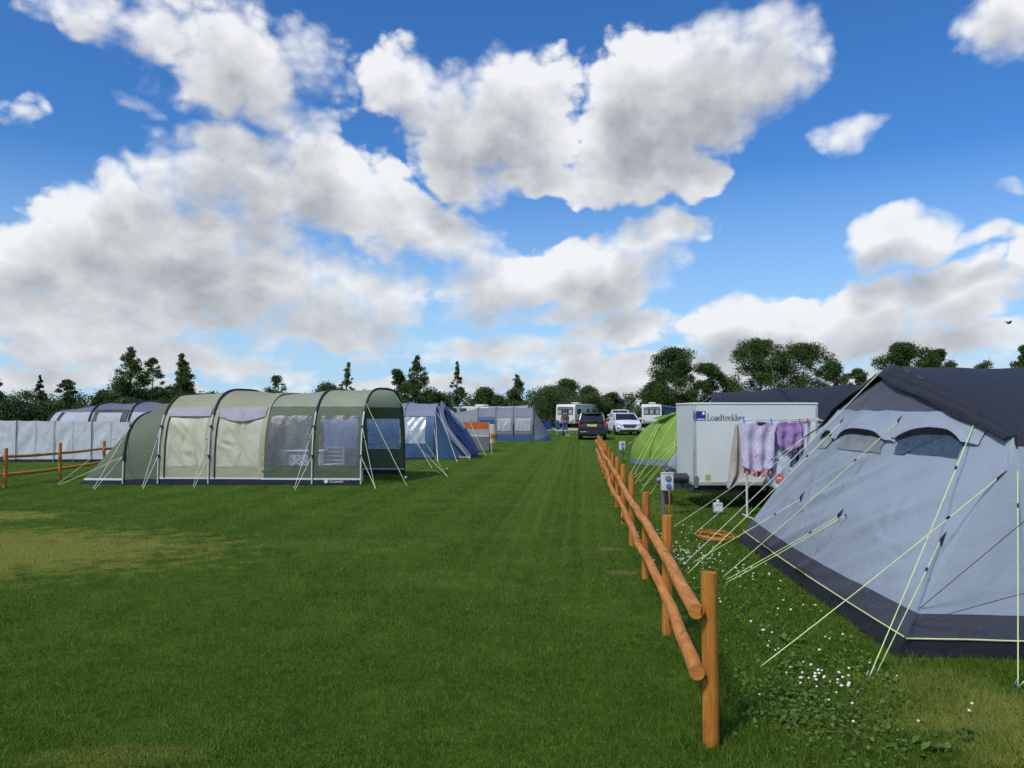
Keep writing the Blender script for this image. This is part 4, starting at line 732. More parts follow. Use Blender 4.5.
garment('pale_shirt', 'narrow pale striped shirt at the right end of the drying frame', 'clothing', lin((0, gx(799)), (1, gx(800))), lin((0, gx(808)), (1, gx(806))), 1.51, .91, YA-.10, M_WTEE, 5, .025, 1.5)
garment('navy_trousers', 'navy trousers hanging at the back of the drying frame', 'clothing', lin((0, gx(796)), (1, gx(798))), lin((0, gx(811)), (1, gx(808))), 1.51, .70, YA+.13, M_NAVC, 6, .02, 1.4)
garment('beige_towel', 'beige towel twisted over the left end of the drying frame', 'towel', lin((0, gx(735)), (.35, gx(731)), (.8, gx(728)), (1, gx(726))), lin((0, gx(738)), (.4, gx(741)), (.7, gx(743)), (.8, gx(742)), (1, gx(729))), 1.46, .45, YA-.02, M_BEIGE, 7, .035, 1.3)
M_PEGC = [plain('peg_blue', (.08, .22, .55), .5), plain('peg_red', (.55, .12, .10), .5), plain('peg_white', (.65, .65, .65), .5)]
for k, (px, lb) in enumerate(((741, 'blue clothes peg at the left shoulder of the patterned top'), (768, 'blue clothes peg at the right shoulder of the patterned top'), (776, 'white clothes peg at the left side of the lilac shorts'), (786, 'white clothes peg in the middle of the lilac shorts'), (796, 'red clothes peg at the right side of the lilac shorts'), (804, 'red clothes peg holding the narrow pale shirt'))):
    q = MB(); c = V((gx(px), YA-.135, 1.505)); [q.box(c+V((0, s*.012, .0)), (.013, .008, .075), Matrix.Rotation(s*.12, 3, 'X')) for s in (-1, 1)]; q.tube([c+V((-.009, 0, .01)), c+V((.009, 0, .01))], .006, 6); tag(q.build('clothes_peg', M_PEGC[0 if k < 2 else (2 if k < 4 else 1)]), lb, 'clothes peg', 'clothes pegs on the drying frame')
wc = thing('water_container', gnd(718, 514), 'small clear blue water container on the grass under the trailer', 'water container'); c = gnd(718, 514)
MB().box(c+V((0, 0, .10)), (.15, .11, .17)).build('body', plain('blue_clear_plastic', (.40, .48, .52), .2), wc, bevel=.02); MB().lathe([(.025, .19), (.025, .225), (.01, .23)], c, n=12).build('cap', M_WPL, wc); MB().box(c+V((0, -.062, .09)), (.12, .003, .08)).build('paper_wrap', M_WPL, wc)
# ------------------------------------------------------------------ electric hook-up posts and cable
M_BOXG = plain('grey_enclosure', (.58, .61, .63), .45); M_SOCK = plain('blue_socket', (.08, .17, .36), .4)
def hookup(p, label, full=True):
    p = V(p); h = thing('hookup_post', p, label, 'electric post'); bx_ = V((.0, -.02, .56))
    MB().box(p+V((-.06, .03, .33)), (.05, .05, .66)).build('post', M_CHAS, h, bevel=.005); MB().box(p+V((0.0, -.03, .53)), (.19, .11, .28)).build('enclosure', M_BOXG, h, bevel=.012)
    MB().lathe([(.048, 0), (.048, .02), (.036, .03), (.01, .03)], p+V((0, -.085, .60)), (0, -1, 0), 18).build('socket', plain('socket_grey', (.22, .24, .26), .4), h); MB().lathe([(.040, 0), (.040, .03), (.032, .042), (.01, .042)], p+V((.01, -.085, .47)), (0, -1, 0), 18).build('socket', M_SOCK, h)
    MB().box(p+V((0, -.03, .675)), (.20, .12, .012)).build('lid', M_BOXG, h)
    MB().tube([p+V((.01, -.10, .43)), p+V((.02, -.12, .25)), p+V((.01, -.08, .1)), p+V((.04, -.05, .01))], .010, 6).build('supply_cable', M_ORC if full else M_DARKP, h)
    return h
M_ORC = plain('orange_cable', (.60, .20, .04), .5)
hookup(gnd(667, 515), 'grey electric hook-up post with sockets beside the trailer drawbar'); hookup(gnd(622, 462), 'small grey electric hook-up post standing far down the fence near the lime tent', False)
q = MB(); c0 = gnd(714, 540); pts = []; rr = random.Random(5)
for k in range(90): a = k*.36; pts.append(c0+V((.18*cos(a)*(1+.35*sin(k*.21))+rr.uniform(-.02, .02), .30*sin(a)*(1+.3*cos(k*.17)), .02+.05*abs(sin(k*.13)))))
q.tube(pts, .006, 6); q.tube([c0+V((.15, 0, .03)), c0+V((.4, .1, .02)), c0+V((.62, -.1, .012))], .009, 6); tag(q.build('cable_coil', M_ORC), 'loose coil of orange cable lying on the grass by the big tent', 'cable')
# ------------------------------------------------------------------ cars (x across, y forward, z up), caravans
M_GLASS = plain('car_glass', (.010, .014, .02), .08, 0, .05, 3, .6); M_TAIL = plain('tail_lamp', (.42, .02, .02), .2); M_HEAD = plain('head_lamp', (.55, .58, .60), .1, .3); M_CARW = plain('white_car_paint', (.70, .71, .73), .22, 0, .03); M_CARD = plain('dark_car_paint', (.016, .018, .034), .2, 0, .1, 3, .7); M_PLATEY = plain('yellow_plate', (.70, .55, .05), .4); M_PLATEW = plain('white_plate', (.70, .70, .68), .4); M_RIM = plain('alloy_rim', (.5, .5, .52), .3, .8); M_CHROME = plain('chrome', (.6, .6, .6), .15, 1)
def car(label, loc, ang, paint, L, Wd, belt, roofz, gl, mpv, name='parked_car', rails=True):
    """gl = lengthwise stations of the glasshouse: rear base, rear roof, front roof, front base (from the middle, forward positive)"""
    root = thing(name, loc, label, 'car'); M = Matrix.Translation(V(loc)) @ RZ(ang); h = L/2; w = Wd/2; B = lambda: MB(M)
    def top(y):                                            # bonnet / belt line
        if y > gl[3]: k = (y-gl[3])/(h-gl[3]); return lerp(belt, belt-.24, k**1.6)
        if y < gl[0]: return belt
        return belt
    rings = []
    for k in range(27):
        y = lerp(-h, h, k/26); e = abs(y)/h; ww = w*(1-.10*max(0, e-.72)/.28*(1 if y > 0 else .6)-.06*max(0, e-.93)/.07); zt = top(y)-.22*max(0, e-.965)/.035; zb = .22+.10*max(0, e-.85)/.15
        rings.append([(-ww*.90, y, zb), (-ww*.98, y, zb+.12), (-ww, y, .50), (-ww*.985, y, lerp(.5, zt, .7)), (-ww*.93, y, zt-.03), (-ww*.80, y, zt+.01), (0, y, zt+.035), (ww*.80, y, zt+.01), (ww*.93, y, zt-.03), (ww*.985, y, lerp(.5, zt, .7)), (ww, y, .50), (ww*.98, y, zb+.12), (ww*.90, y, zb)])
    body = B().loft(rings).build('body', paint, root, True, angle=35)
    gw, rw = w*.90, w*.74; zb, zr = belt+.005, roofz-.05
    st = [(gl[0], 0), (gl[1], 1), (lerp(gl[1], gl[2], .5), 1), (gl[2], 1), (gl[3], 0)]
    gr = []
    for y, t in st: z = lerp(zb, zr, t); ww = lerp(gw, rw, t); gr.append((y, ww, z))
    q = B(); a, b, c, d_, e = [[(-ww, y, z), (ww, y, z)] for y, ww, z in gr]
    q.hexa([a[0], a[1], e[1], e[0], b[0], b[1], d_[1], d_[0]]); q.build('windows', M_GLASS, root, False, bevel=.02)
    q = B(); rr = [[(-rw*1.02, y, zr-.02), (-rw*.99, y, zr+.03), (-rw*.6, y, zr+.055), (0, y, zr+.065), (rw*.6, y, zr+.055), (rw*.99, y, zr+.03), (rw*1.02, y, zr-.02)] for y in (gl[1]-.06, lerp(gl[1], gl[2], .5), gl[2]+.04)]; q.loft(rr).build('roof', paint, root)
    q = B()
    for s in (-1, 1):
        for (y0, z0, w0), (y1, z1, w1) in (((gl[0], zb, gw), (gl[1], zr, rw)), ((gl[3], zb, gw), (gl[2], zr, rw)), ((.1, zb, gw), (.05, zr, rw)), ((lerp(gl[0], .1, .42), zb, gw), (lerp(gl[1], .05, .42), zr, rw))): q.tube([(s*(w0+.004), y0, z0), (s*(w1+.006), y1, z1)], .035, 6)
    q.build('pillar', paint, root)
    if rails:
        for s in (-1, 1): B().tube([(s*rw*.88, gl[1]+.05, zr+.03), (s*rw*.88, gl[1]+.2, zr+.10), (s*rw*.88, gl[2]-.2, zr+.10), (s*rw*.88, gl[2]-.05, zr+.03)], .016, 6).build('roof_rail', M_CHROME, root)
    for sx in (-1, 1):
        for yw in (-h+.78, h-.88):
            wh = B().lathe([(.2, -.1), (.31, -.1), (.335, -.06), (.335, .06), (.31, .1), (.2, .1)], (sx*(w-.10), yw, .335), (1, 0, 0), 24).build('wheel', M_RUB, root); B().lathe([(.03, -.085), (.2, -.095), (.2, .095), (.03, .085)], (sx*(w-.10), yw, .335), (1, 0, 0), 16).build('rim', M_RIM, wh)
            q = B(); q.loft([[(sx*(w-.02), yw+r_*cos(t), .335+r_*sin(t)) for r_ in (.345, .40)]+[(sx*(w+.012), yw+r_*cos(t), .335+r_*sin(t)) for r_ in (.40, .345)] for t in np.linspace(0, pi, 12)]); q.build('wheel_arch', M_DARKP, root)
        B().box((sx*(w+.10), gl[3]-.35, belt+.10), (.20, .10, .14)).build('wing_mirror', paint, root, bevel=.03)
        # lamps
        B().hexa([(sx*w*.56, h-.05, belt-.40), (sx*w*.93, h-.26, belt-.36), (sx*w*.95, h-.30, belt-.20), (sx*w*.50, h-.06, belt-.30), (sx*w*.56, h+.02, belt-.395), (sx*w*.93, h-.10, belt-.355), (sx*w*.95, h-.15, belt-.195), (sx*w*.50, h+.01, belt-.295)]).build('headlight', M_HEAD, root, False)
        B().box((sx*w*.88, -h+.01, belt-.02), (w*.15, .08, .40 if mpv else .2)).build('tail_light', M_TAIL, root, bevel=.015)
        B().hexa([(sx*w*.60, h-.06, .40), (sx*w*.90, h-.14, .42), (sx*w*.90, h-.14, .60), (sx*w*.78, h-.06, .56), (sx*w*.60, h+.03, .40), (sx*w*.90, h-.03, .42), (sx*w*.90, h-.03, .60), (sx*w*.78, h+.03, .56)]).build('fog_lamp_bezel', M_DARKP, root, bevel=.02)
    B().poly([(-w*.52, h-.03, belt-.28), (-w*.40, h-.03, belt-.52), (w*.40, h-.03, belt-.52), (w*.52, h-.03, belt-.28)], (0, .05, 0)).build('grille', M_DARKP, root, False); B().box((0, h+.022, belt-.36), (w*.75, .01, .025)).build('grille_bar', M_CHROME, root)
    B().box((0, h-.01, .34), (w*1.5, .06, .12)).build('front_bumper', M_DARKP, root, bevel=.03); B().box((0, h+.02, .46), (.52, .015, .11)).build('number_plate', M_PLATEW, root)
    B().box((0, -h-.005, .40), (w*1.7, .08, .20)).build('rear_bumper', M_DARKP if not mpv else paint, root, bevel=.03); B().box((0, -h-.02, belt-.16), (.54, .02, .12)).build('number_plate', M_PLATEY, root)
    B().box((0, -h-.012, belt-.085), (.75, .015, .03)).build('tailgate_trim', M_CHROME, root); B().box((0, gl[1]-.09, roofz-.06), (rw*1.5, .14, .03)).build('spoiler', paint, root, bevel=.01); B().tube([(-.05, gl[0]-.02, belt+.10), (.35, gl[0]-.0, belt+.13)], .012, 6).build('wiper', M_DARKP, root)
    return root
cY = 44.5
car('dark blue people carrier with yellow rear plate parked with its back to the fence end', (gx(592.5, cY)+.22, cY+2.2, 0), radians(-6.5), M_CARD, 4.4, 1.66, 1.00, 1.58, (-2.12, -1.85, .75, 1.55), True)
cY = 53.5
car('white crossover car parked facing the camera near the end of the field', (gx(625, cY)+.2, cY+2.2, 0), pi+radians(3), M_CARW, 4.45, 1.84, 1.04, 1.56, (-1.95, -1.45, .45, 1.30), False, rails=False)
cY = 60.5
car('white van-like car parked behind the white crossover, only its roof showing', (gx(620.5, cY)+.25, cY+2.2, 0), pi-radians(6.5), M_CARW, 4.6, 1.62, 1.25, 1.80, (-2.1, -1.9, .9, 1.55), True, rails=False)
M_CVW = plain('caravan_white', (.66, .66, .63), .35, 0, .04, 1); M_CVG = plain('caravan_grey_panel', (.34, .35, .37), .4); M_CWIN = plain('caravan_window', (.045, .055, .075), .12, 0, .3, 1.2, .8); M_CURT = plain('curtain', (.32, .34, .38), .8)
def caravan(label, loc, ang, L=5.6, W=2.25, H=2.62, front_big=True, cat='caravan', name='caravan', side=None):
    root = thing(name, loc, label, cat); M = Matrix.Translation(V(loc)) @ RZ(ang); B = lambda: MB(M); w = W/2; z0 = .40; h = L/2
    prof = [(-h+.02, z0), (-h, 1.2), (-h+.12, H-.18), (-h+.30, H-.02), (0, H+.03), (h-.5, H-.02), (h-.22, H-.22), (h, 1.35), (h-.03, .7), (h-.22, z0)]      # front end at -y
    q = B(); n = len(prof); q.add([(-w, y, z) for y, z in prof]+[(w, y, z) for y, z in prof], [tuple(range(n)), tuple(range(2*n-1, n-1, -1))]+[(i, n+i, n+(i+1) % n, (i+1) % n) for i in range(n)]); q.build('body', M_CVW, root, True, bevel=.05, angle=30)
    fw = B().box((0, -h-.005, 1.72), (W*.80, .06, .78)).build('front_window', M_CWIN, root, bevel=.03); q = B()
    for x in (-.28*W, 0, .28*W): q.box((x, -h-.04, 1.62), (W*.17, .01, .42))
    q.build('curtain', M_CURT, fw); B().box((0, -h-.03, 1.98), (W*.82, .04, .05)).build('window_bar', M_CVG, root)
    for y, l_ in ((-h+1.2, 1.1), (.5, .7), (h-1.0, .9)):
        for s in (-1, 1): B().box((s*(w+.003), y, 1.65), (.03, l_, .55)).build('side_window', M_CWIN, root, bevel=.02)
    B().box((-w-.006, .05+.9, 1.25), (.02, .62, 1.65)).build('door', M_CVG, root, bevel=.01); B().box((w+.004, 0, .95), (.01, L*.8, .10)).build('side_stripe', M_CVG, root); B().box((-w-.004, -.6, .95), (.01, L*.5, .10)).build('side_stripe', M_CVG, root)
    B().box((.1, -.6, H+.12), (.75, .9, .16)).build('roof_vent', M_CVW, root, bevel=.04); B().box((-.3, 1.1, H+.08), (.4, .4, .10)).build('roof_hatch', M_CVW, root, bevel=.03)
    for s in (-1, 1):
        B().lathe([(.2, -.09), (.30, -.09), (.32, 0), (.30, .09), (.2, .09)], (s*(w-.12), .1, .32), (1, 0, 0), 20).build('wheel', M_RUB, root); B().box((s*w*.8, -h-.012, .72), (.22, .04, .14)).build('lamp', M_TAIL, root, bevel=.01)
    B().box((0, -h-.02, .60), (W*.86, .05, .16)).build('bumper', M_CVG, root, bevel=.02); B().box((0, 0, .37), (W*.8, L*.9, .08)).build('chassis', M_DARKP, root)
    return root
CVY = 80
caravan('white motorhome with wide dark window parked in front of the hedge', (gx(570, CVY)+1.0, CVY+3.0, 0), radians(-27), 6.6, 2.15, 2.42, cat='motorhome', name='motorhome')
caravan('white caravan beside the blue awning, seen over the lime dome tent', (gx(652, CVY)+.45, CVY+3.0, 0), radians(-9), 5.4, 2.05, 2.42)
caravan('white caravan hidden behind the blue tents, only its roof showing', (gx(474, 64), 66, 0), radians(60), 5.2, 2.2, 2.05)
aw = thing('caravan_awning', (gx(668, CVY), CVY+2, 0), 'blue and white awning attached beside the white caravan', 'awning'); xa, xb = gx(662, CVY), gx(690, CVY)
MB().hexa([(xa, CVY+1, 0), (xb, CVY+1, 0), (xb, CVY+3.5, 0), (xa, CVY+3.5, 0), (xa, CVY+1, 2.2), (xb, CVY+1, 1.8), (xb, CVY+3.5, 2.0), (xa, CVY+3.5, 2.4)]).build('wall', M_BLUE, aw, False); MB().hexa([(xa, CVY+.9, 2.21), (xb, CVY+.9, 1.81), (xb, CVY+3.6, 2.02), (xa, CVY+3.6, 2.42), (xa, CVY+.9, 2.36), (xb, CVY+.9, 1.96), (xb, CVY+3.6, 2.2), (xa, CVY+3.6, 2.52)]).build('roof', M_PLIL, aw, False)
# ------------------------------------------------------------------ camp chairs, low table, person
def camp_chair(p, ang, label, mat):
    p = V(p); r = thing('camp_chair', p, label, 'camping chair', 'camping chairs by the far tent'); M = Matrix.Translation(p) @ RZ(ang)
    MB(M).grid(lambda i, j: V((lerp(-.27, .27, i), lerp(-.25, .22, j), .42-.05*sin(pi*i))), 6, 6).build('seat', mat, r); MB(M).grid(lambda i, j: V((lerp(-.27, .27, i), .22+.16*j+.04*sin(pi*i), lerp(.42, .98, j))), 6, 6).build('backrest', mat, r)
    for sx in (-1, 1):
        MB(M).tube([(sx*.27, -.28, 0), (sx*.28, .22, .62)], .014, 6).build('leg', M_DARKP, r); MB(M).tube([(sx*.27, .32, 0), (sx*.28, -.24, .62)], .014, 6).build('leg', M_DARKP, r); MB(M).tube([(sx*.29, -.27, .62), (sx*.29, .26, .64)], .022, 6).build('armrest', mat, r); MB(M).tube([(sx*.27, .2, .40), (sx*.27, .40, .99)], .014, 6).build('back_pole', M_DARKP, r)
pY = 54.5
camp_chair((gx(550, 53), 53, 0), .5, 'dark blue camping chair tucked against the far grey tent', M_DBLUE); camp_chair((gx(560.5, 54.2), 54.2, 0), 2.2, 'mid blue camping chair beside the standing person', M_BLUE)
lt_ = thing('low_table', (gx(564, 51), 51, 0), 'low pale camping table on the grass in front of the standing person', 'table'); c = V((gx(561.5, 51), 51, 0))
MB().box(c+V((0, 0, .38)), (.7, .45, .03)).build('table_top', M_WPL, lt_, bevel=.01); [MB().tube([c+V((sx*.3, sy*.18, .37)), c+V((sx*.32, sy*.2, 0))], .014, 6).build('leg', M_POLE, lt_) for sx in (-1, 1) for sy in (-1, 1)]
bw = gnd(568, 436.5); o = MB().lathe([(.03, 0), (.14, .01), (.19, .12), (.185, .12), (.13, .02), (.01, .02)], bw, n=16).build('bowl', M_WPL); tag(o, 'small white bowl on the grass near the standing person', 'bowl')
def skin_mesh(name, pts, edges, mat, root, M, sub=2):
    me = bpy.data.meshes.new(name); me.from_pydata([tuple(M @ V(p[:3])-ORG[root.name]) for p in pts], edges, []); me.materials.append(mat); o = bpy.data.objects.new(name, me); COL.objects.link(o); o.parent = root; ORG[o.name] = ORG[root.name]
    sk_ = o.modifiers.new('skin', 'SKIN'); sk_.use_smooth_shade = True
    if not me.skin_vertices: me.attributes  # created with the modifier
    lay = me.skin_vertices[0].data if me.skin_vertices else None
    if lay:
        for i, p in enumerate(pts): lay[i].radius = (p[3], p[4] if len(p) > 4 else p[3])
        lay[0].use_root = True
    s_ = o.modifiers.new('sub', 'SUBSURF'); s_.levels = s_.render_levels = sub; return o
pe = thing('person', (gx(565, pY), pY, 0), 'person in brown jacket and blue jeans standing by the camping chairs', 'person'); M = Matrix.Translation(V((gx(565, pY), pY, 0))) @ RZ(radians(150)); M_SKIN = plain('skin', (.50, .30, .22), .5); M_JEANS = plain('jeans', (.06, .11, .25), .8); M_JACK = plain('brown_jacket', (.10, .055, .045), .8); M_HAIR = plain('hair', (.035, .022, .015), .6)
P_ = [(0, 0, .96, .14, .10), (0, 0, 1.15, .13, .09), (0, -.01, 1.38, .165, .10), (0, 0, 1.50, .05, .05), (0, .01, 1.57, .065, .075), (0, .015, 1.68, .075, .09), (0, .01, 1.75, .05, .06),
      (.19, 0, 1.42, .05), (.25, .02, 1.16, .042), (.22, .16, .96, .034), (.21, .22, .90, .03), (-.19, 0, 1.42, .05), (-.25, -.02, 1.16, .042), (-.26, .05, .92, .034), (-.26, .07, .84, .03),
      (.09, 0, .88, .085), (.10, .02, .50, .06), (.11, -.02, .09, .042), (.12, .13, .03, .035), (-.09, 0, .88, .085), (-.10, .0, .50, .06), (-.12, -.06, .09, .042), (-.13, .09, .03, .035)]
E_ = [(0, 1), (1, 2), (2, 3), (3, 4), (4, 5), (5, 6), (2, 7), (7, 8), (8, 9), (9, 10), (2, 11), (11, 12), (12, 13), (13, 14), (0, 15), (15, 16), (16, 17), (17, 18), (0, 19), (19, 20), (20, 21), (21, 22)]
skin_mesh('body', P_, E_, M_SKIN, pe, M)
def inflate(ids, k, add=[]):
    mp = {i: n_ for n_, i in enumerate(ids)}; return [tuple(P_[i][:3])+tuple(r*k+.022 for r in P_[i][3:]) for i in ids], [(mp[a], mp[b]) for a, b in E_ if a in mp and b in mp]
skin_mesh('jacket', *inflate([1, 0, 2, 3, 7, 8, 9, 11, 12, 13], 1.2), M_JACK, pe, M); skin_mesh('trousers', *inflate([0, 15, 16, 17, 19, 20, 21], 1.10), M_JEANS, pe, M)
MB(M).lathe([(.02, .155), (.07, .14), (.098, .07), (.104, 0), (.098, -.05), (.08, -.10)], (0, -.012, 1.66), (0, -.15, 1), 16).build('hair', M_HAIR, pe)
for s in (-1, 1): MB(M).loft([[(s*.12+x*k_, .06+y*k_*2.4, z) for x, y in ((-.05, -.06), (.05, -.06), (.05, .06), (-.05, .06))] for z, k_ in ((0, 1), (.05, 1), (.09, .6))]).build('shoe', M_DARKP, pe, bevel=.01)
# bird high over the field
bd = at(1009, 323, 70); b_o = thing('bird', bd, 'small dark bird gliding in the sky above the black tent roof', 'bird'); MB().lathe([(.01, -.3), (.06, -.22), (.10, 0), (.07, .18), (.05, .24), (.01, .30)], bd, (1, .3, .1), 12).build('body', M_DARKP, b_o)
for s in (-1, 1): MB().loft([[bd+V((x, s*y, z)) for x in (-.1*k_, .12*k_)]+[bd+V((x, s*y, z+.02)) for x in (.12*k_, -.1*k_)] for y, z, k_ in ((.05, .03, 1), (.3, .16, .9), (.62, .10, .3))]).build('wing', M_DARKP, b_o)
# ------------------------------------------------------------------ trees, bushes and the hedge at the field edge
M_BARK = plain('bark', (.085, .068, .05), .9, 0, .3)
LEAF = [leafmat('oak_leaf', (.034, .070, .012), (.088, .145, .028), .3), leafmat('birch_leaf', (.050, .090, .020), (.11, .165, .044), .35), leafmat('willow_leaf', (.055, .092, .026), (.115, .165, .055), .35), leafmat('conifer_leaf', (.028, .058, .016), (.062, .105, .030), .2)]
def leaves(clumps, n, size, rng, flat=.75, stretch=1.0):
    """leaf-shaped quads spread through clump volumes; clumps rows: x y z r"""
    c = np.array(clumps); wgt = c[:, 3]**2; idx = rng.choice(len(c), n, p=wgt/wgt.sum()); d = rng.normal(size=(n, 3)); d /= np.linalg.norm(d, axis=1)[:, None]
    rad = c[idx, 3]*rng.random(n)**.5*(.78+.34*rng.random(n)**3); p = c[idx, :3]+d*rad[:, None]*np.array([1, 1, flat]); p[:, 2] = np.maximum(p[:, 2], .08); a = rng.normal(size=(n, 3)); a /= np.linalg.norm(a, axis=1)[:, None]; b = np.cross(a, rng.normal(size=(n, 3))); b /= np.linalg.norm(b, axis=1)[:, None]
    L = size*(.6+.8*rng.random(n))[:, None]; v = np.stack([p-a*L*.5, p+b*L*.28, p+a*L*.5*stretch, p-b*L*.28], 1); return v.reshape(-1, 3)
def tree(name, label, px, ptop, Y, wpx, kind, mat, seed, n=6000, base=.12, group='trees along the field edge', leaf=.2, lean=0, cl=None, bottom=None):
    rng = np.random.default_rng(seed); top = at(px, ptop, Y); H = top.z; R = wpx/2*Y/F; x0 = top.x-lean; o = thing(name, (x0, Y, 0), label, 'tree' if 'bush' not in name else 'bush', group)
    zb = H*base; K = int((cl or 26)*2.1); C = []
    for k in range(K):
        t = ((k+rng.random())/K)**(.8 if kind != 'cone' else 1.05); z = zb+(H-zb)*t; an = rng.random()*2*pi
        if kind == 'round': e = sqrt(max(.02, 1-(2*t-.9)**2/1.25)); rc = R*.29*(.45+1.0*rng.random())
        elif kind == 'cone': e = (1-t)**.75*1.0+.03; rc = R*(.08+.33*(1-t))*(.5+.9*rng.random())
        elif kind == 'airy': e = sqrt(max(.03, 1-(2*t-1)**2))*.9; rc = R*.36*(.5+.8*rng.random())
        else: e = sqrt(max(.05, 1-t**2.2)); rc = R*.34*(.6+.7*rng.random()); z = zb+(H-zb)*t*.92
        q = max(0, R*e-rc*.6)*rng.random()**.5; C.append((x0+lean*z/H+cos(an)*q, Y+sin(an)*q, min(z, H-rc*.75), rc))
    if kind == 'cone': C.append((x0+lean, Y, H*.96, R*.10)); C.append((x0+lean*.9, Y, H*.89, R*.15)); C.append((x0+lean*.8, Y, H*.82, R*.2))
    tr_ = MB(); zt_ = H*(.97 if kind == 'cone' else .78); r0 = .016*H+.04
    jit = lambda z: V((x0+lean*z/H+.03*H*nz((z*.3, seed, 0)), Y+.03*H*nz((z*.3, seed, 5)), z))
    tr_.tube([jit(zt_*k/9)-V((0, 0, .1 if k == 0 else 0)) for k in range(10)], [r0*(1-.88*k/9)*(1.25 if k == 0 else 1) for k in range(10)], 8)
    trunk = tr_.build('trunk', M_BARK, o); lm = MB()
    for x, y, z, rc in C:
        zz = max(.25*H*base+.2, z-.30*rc-abs(x-x0)*.55-abs(y-Y)*.3); a = jit(min(zz, zt_*.98)); b = V((x, y, z)); m_ = a.lerp(b, .55)+V((0, 0, -.04*(b-a).length)); rr_ = max(.012, r0*.30*(1-z/H*.7)); lm.tube([a, m_, b], [rr_, rr_*.65, rr_*.2], 5)
        for _ in range(2):
            e_ = b+V(rng.normal(size=3))*rc*.6; lm.tube([b.lerp(a, .2), e_], [rr_*.3, .006], 4)
    lm.build('limb', M_BARK, trunk)
    flat_mesh('crown', leaves(C, n, leaf, rng), 4, mat, o); return o
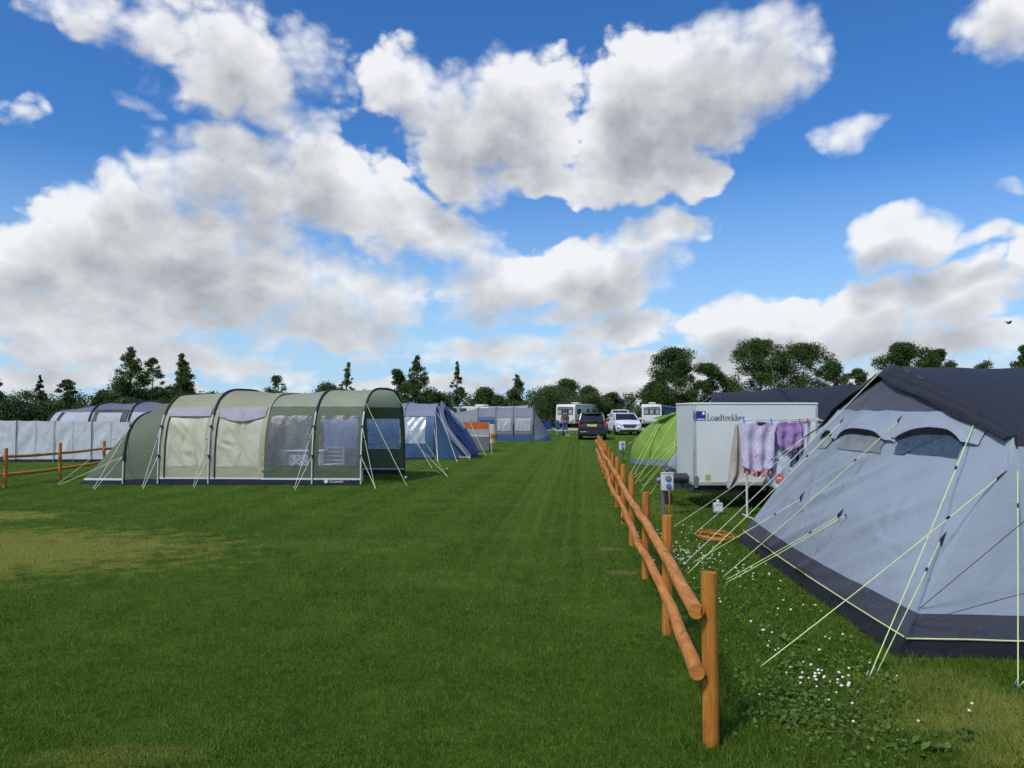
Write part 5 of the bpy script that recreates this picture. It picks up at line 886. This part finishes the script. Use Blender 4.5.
T_ = [
 ('pine_tree', 'thin young conifer with a bare spiky tip above the white windbreak', 40, 375, 46, 22, 'cone', 3, 2200, .05, 30),
 ('tree', 'small airy tree with a round head right of the thin conifer', 68, 379, 46, 20, 'airy', 1, 700, .55, 12),
 ('tree', 'tall dark pyramidal tree rising behind the lavender-roofed tent', 131, 346, 50, 58, 'cone', 1, 6500, .08, 34),
 ('tree', 'slender see-through tree squeezed between two dark taller trees', 153, 357, 54, 24, 'airy', 1, 900, .2, 16),
 ('tree', 'dark leafy tree directly above the rear of the olive tent', 182, 353, 50, 42, 'cone', 0, 5200, .1, 30),
 ('bush', 'broad dark bush at the far left under the thin conifer', 15, 398, 44, 78, 'bush', 3, 5000, .02, 26), ('bush', 'dark bush left of the lavender-roofed tent', 62, 399, 48, 60, 'bush', 0, 4200, .02, 24), ('bush', 'green bush between the small airy tree and the pyramidal tree', 104, 389, 52, 34, 'bush', 1, 2600, .02, 18),
 ('bush', 'dark bush filling the gap under the slender see-through tree', 160, 386, 55, 52, 'bush', 0, 3600, .02, 22), ('bush', 'low bush just right of the leafy tree above the olive tent', 212, 391, 56, 40, 'bush', 1, 2200, .02, 16),
 ('tree', 'very thin airy sapling rising alone above the khaki roof', 276, 374, 50, 26, 'airy', 1, 620, .3, 14),
 ('bush', 'rounded yellowish bush above the green porch roof', 327, 381, 56, 46, 'bush', 2, 3400, .02, 20), ('tree', 'ragged tree leaning right behind the rounded yellowish bush', 349, 362, 54, 30, 'cone', 1, 1900, .15, 18),
 ('tree', 'tall pointed tree standing right behind the end of the green porch', 417, 355, 60, 44, 'cone', 1, 5200, .08, 30), ('tree', 'ragged shorter companion on the left of the tall pointed tree', 397, 368, 61, 26, 'airy', 1, 1700, .1, 18), ('bush', 'dark bush at the foot of the tall pointed tree', 436, 391, 62, 44, 'bush', 0, 2600, .02, 18),
 ('tree', 'narrow columnar tree above the blue tent', 457, 361, 66, 24, 'cone', 1, 2100, .1, 20), ('bush', 'dense dark bush between the columnar tree and the pale birch', 486, 386, 76, 44, 'bush', 0, 4200, .02, 24), ('tree', 'pale birch with a ragged top behind the far grey tent', 517, 374, 76, 36, 'cone', 1, 3400, .05, 24),
 ('bush', 'broad pale willow bush behind the motorhome', 552, 384, 84, 62, 'bush', 2, 5200, .02, 28), ('tree', 'dark round tree showing over the pale willows', 566, 378, 96, 40, 'round', 0, 3200, .05, 22), ('bush', 'second pale willow bush right above the dark people carrier', 588, 384, 86, 46, 'bush', 2, 4200, .02, 24), ('bush', 'low dark bush at the dip in the skyline', 612, 391, 88, 34, 'bush', 0, 2600, .02, 18),
 ('tree', 'dark oak with a round open head left of the trailer', 675, 346, 82, 58, 'round', 0, 6800, .25, 30), ('bush', 'dark bush under the round-headed oak', 655, 380, 84, 52, 'bush', 0, 4200, .02, 24), ('tree', 'lower dark tree leaning against the round-headed oak', 707, 362, 80, 42, 'round', 0, 4200, .1, 24), ('bush', 'dark bush between the two groups of oaks', 728, 378, 82, 36, 'bush', 0, 2800, .02, 18),
 ('tree', 'largest oak above the middle of the trailer', 759, 337, 74, 64, 'round', 0, 7800, .15, 36), ('tree', 'broad oak with sky showing through, right of the largest oak', 803, 341, 76, 66, 'round', 0, 5600, .18, 30), ('tree', 'lower oak touching the black tent roof behind the trailer', 833, 361, 72, 40, 'round', 0, 3600, .1, 22), ('tree', 'small round tree at the right end of the oak group', 859, 368, 74, 30, 'round', 1, 2400, .1, 18),
 ('tree', 'flat-topped oak showing above the large tent roof', 905, 341, 66, 54, 'round', 0, 4800, .45, 24), ('tree', 'smaller rounded oak right beside the flat-topped oak', 938, 348, 67, 36, 'round', 0, 3000, .4, 18),
 ('tree', 'tree cut by the right edge of the view above the tent roof', 1026, 344, 60, 30, 'round', 0, 2400, .3, 18), ('tree', 'tree cut by the left edge of the view', -8, 372, 40, 24, 'airy', 1, 900, .3, 14), ('bush', 'distant bush just clearing the black roof near the right edge', 984, 357, 90, 44, 'bush', 0, 2600, .02, 18)]
for k, (nm, lb, px, pt, Y, wp, kd, mi, n, bs, cl) in enumerate(T_): tree(nm, lb, px, pt, Y, wp*(1.3 if kd == 'cone' else 1.15), kd, LEAF[mi], 100+k, int(n*4.2), bs, leaf=.0014*Y+.05, cl=cl, lean=.5 if 'leaning right' in lb else 0)
# clipped hedge closing the field
rng = np.random.default_rng(77); hd_ = thing('hedge', (0, 96, 0), 'long dark green hedge closing the far end of the field', 'hedge'); C = []
for x in np.arange(-95, 110, .9): 
    yy = 92+6*sin(x*.05)-(0 if x > -30 else 0); hh = 3.6+.35*nz((x*.2, 0, 0))*2
    for z in (.5, 1.4, 2.3, hh-.5): C.append((x+rng.normal(0, .3), yy+rng.normal(0, .4), z+rng.normal(0, .12), .85+.25*rng.random()))
flat_mesh('foliage', leaves(C, 150000, .24, rng, 1), 4, LEAF[0], hd_)
st_ = None
for x in np.arange(-94, 110, 2.4):
    if st_ is None: st_ = MB().tube([(x, 92+6*sin(x*.05), -.1), (x+.2, 92+6*sin(x*.05), 1.2), (x+.1, 92+6*sin(x*.05), 2.6)], [.07, .05, .02], 5).build('stem', M_BARK, hd_); xs0 = x
    else: c_ = st_.copy(); COL.objects.link(c_); c_.parent = hd_; c_.location = (x-xs0, 6*(sin(x*.05)-sin(xs0*.05)), 0)
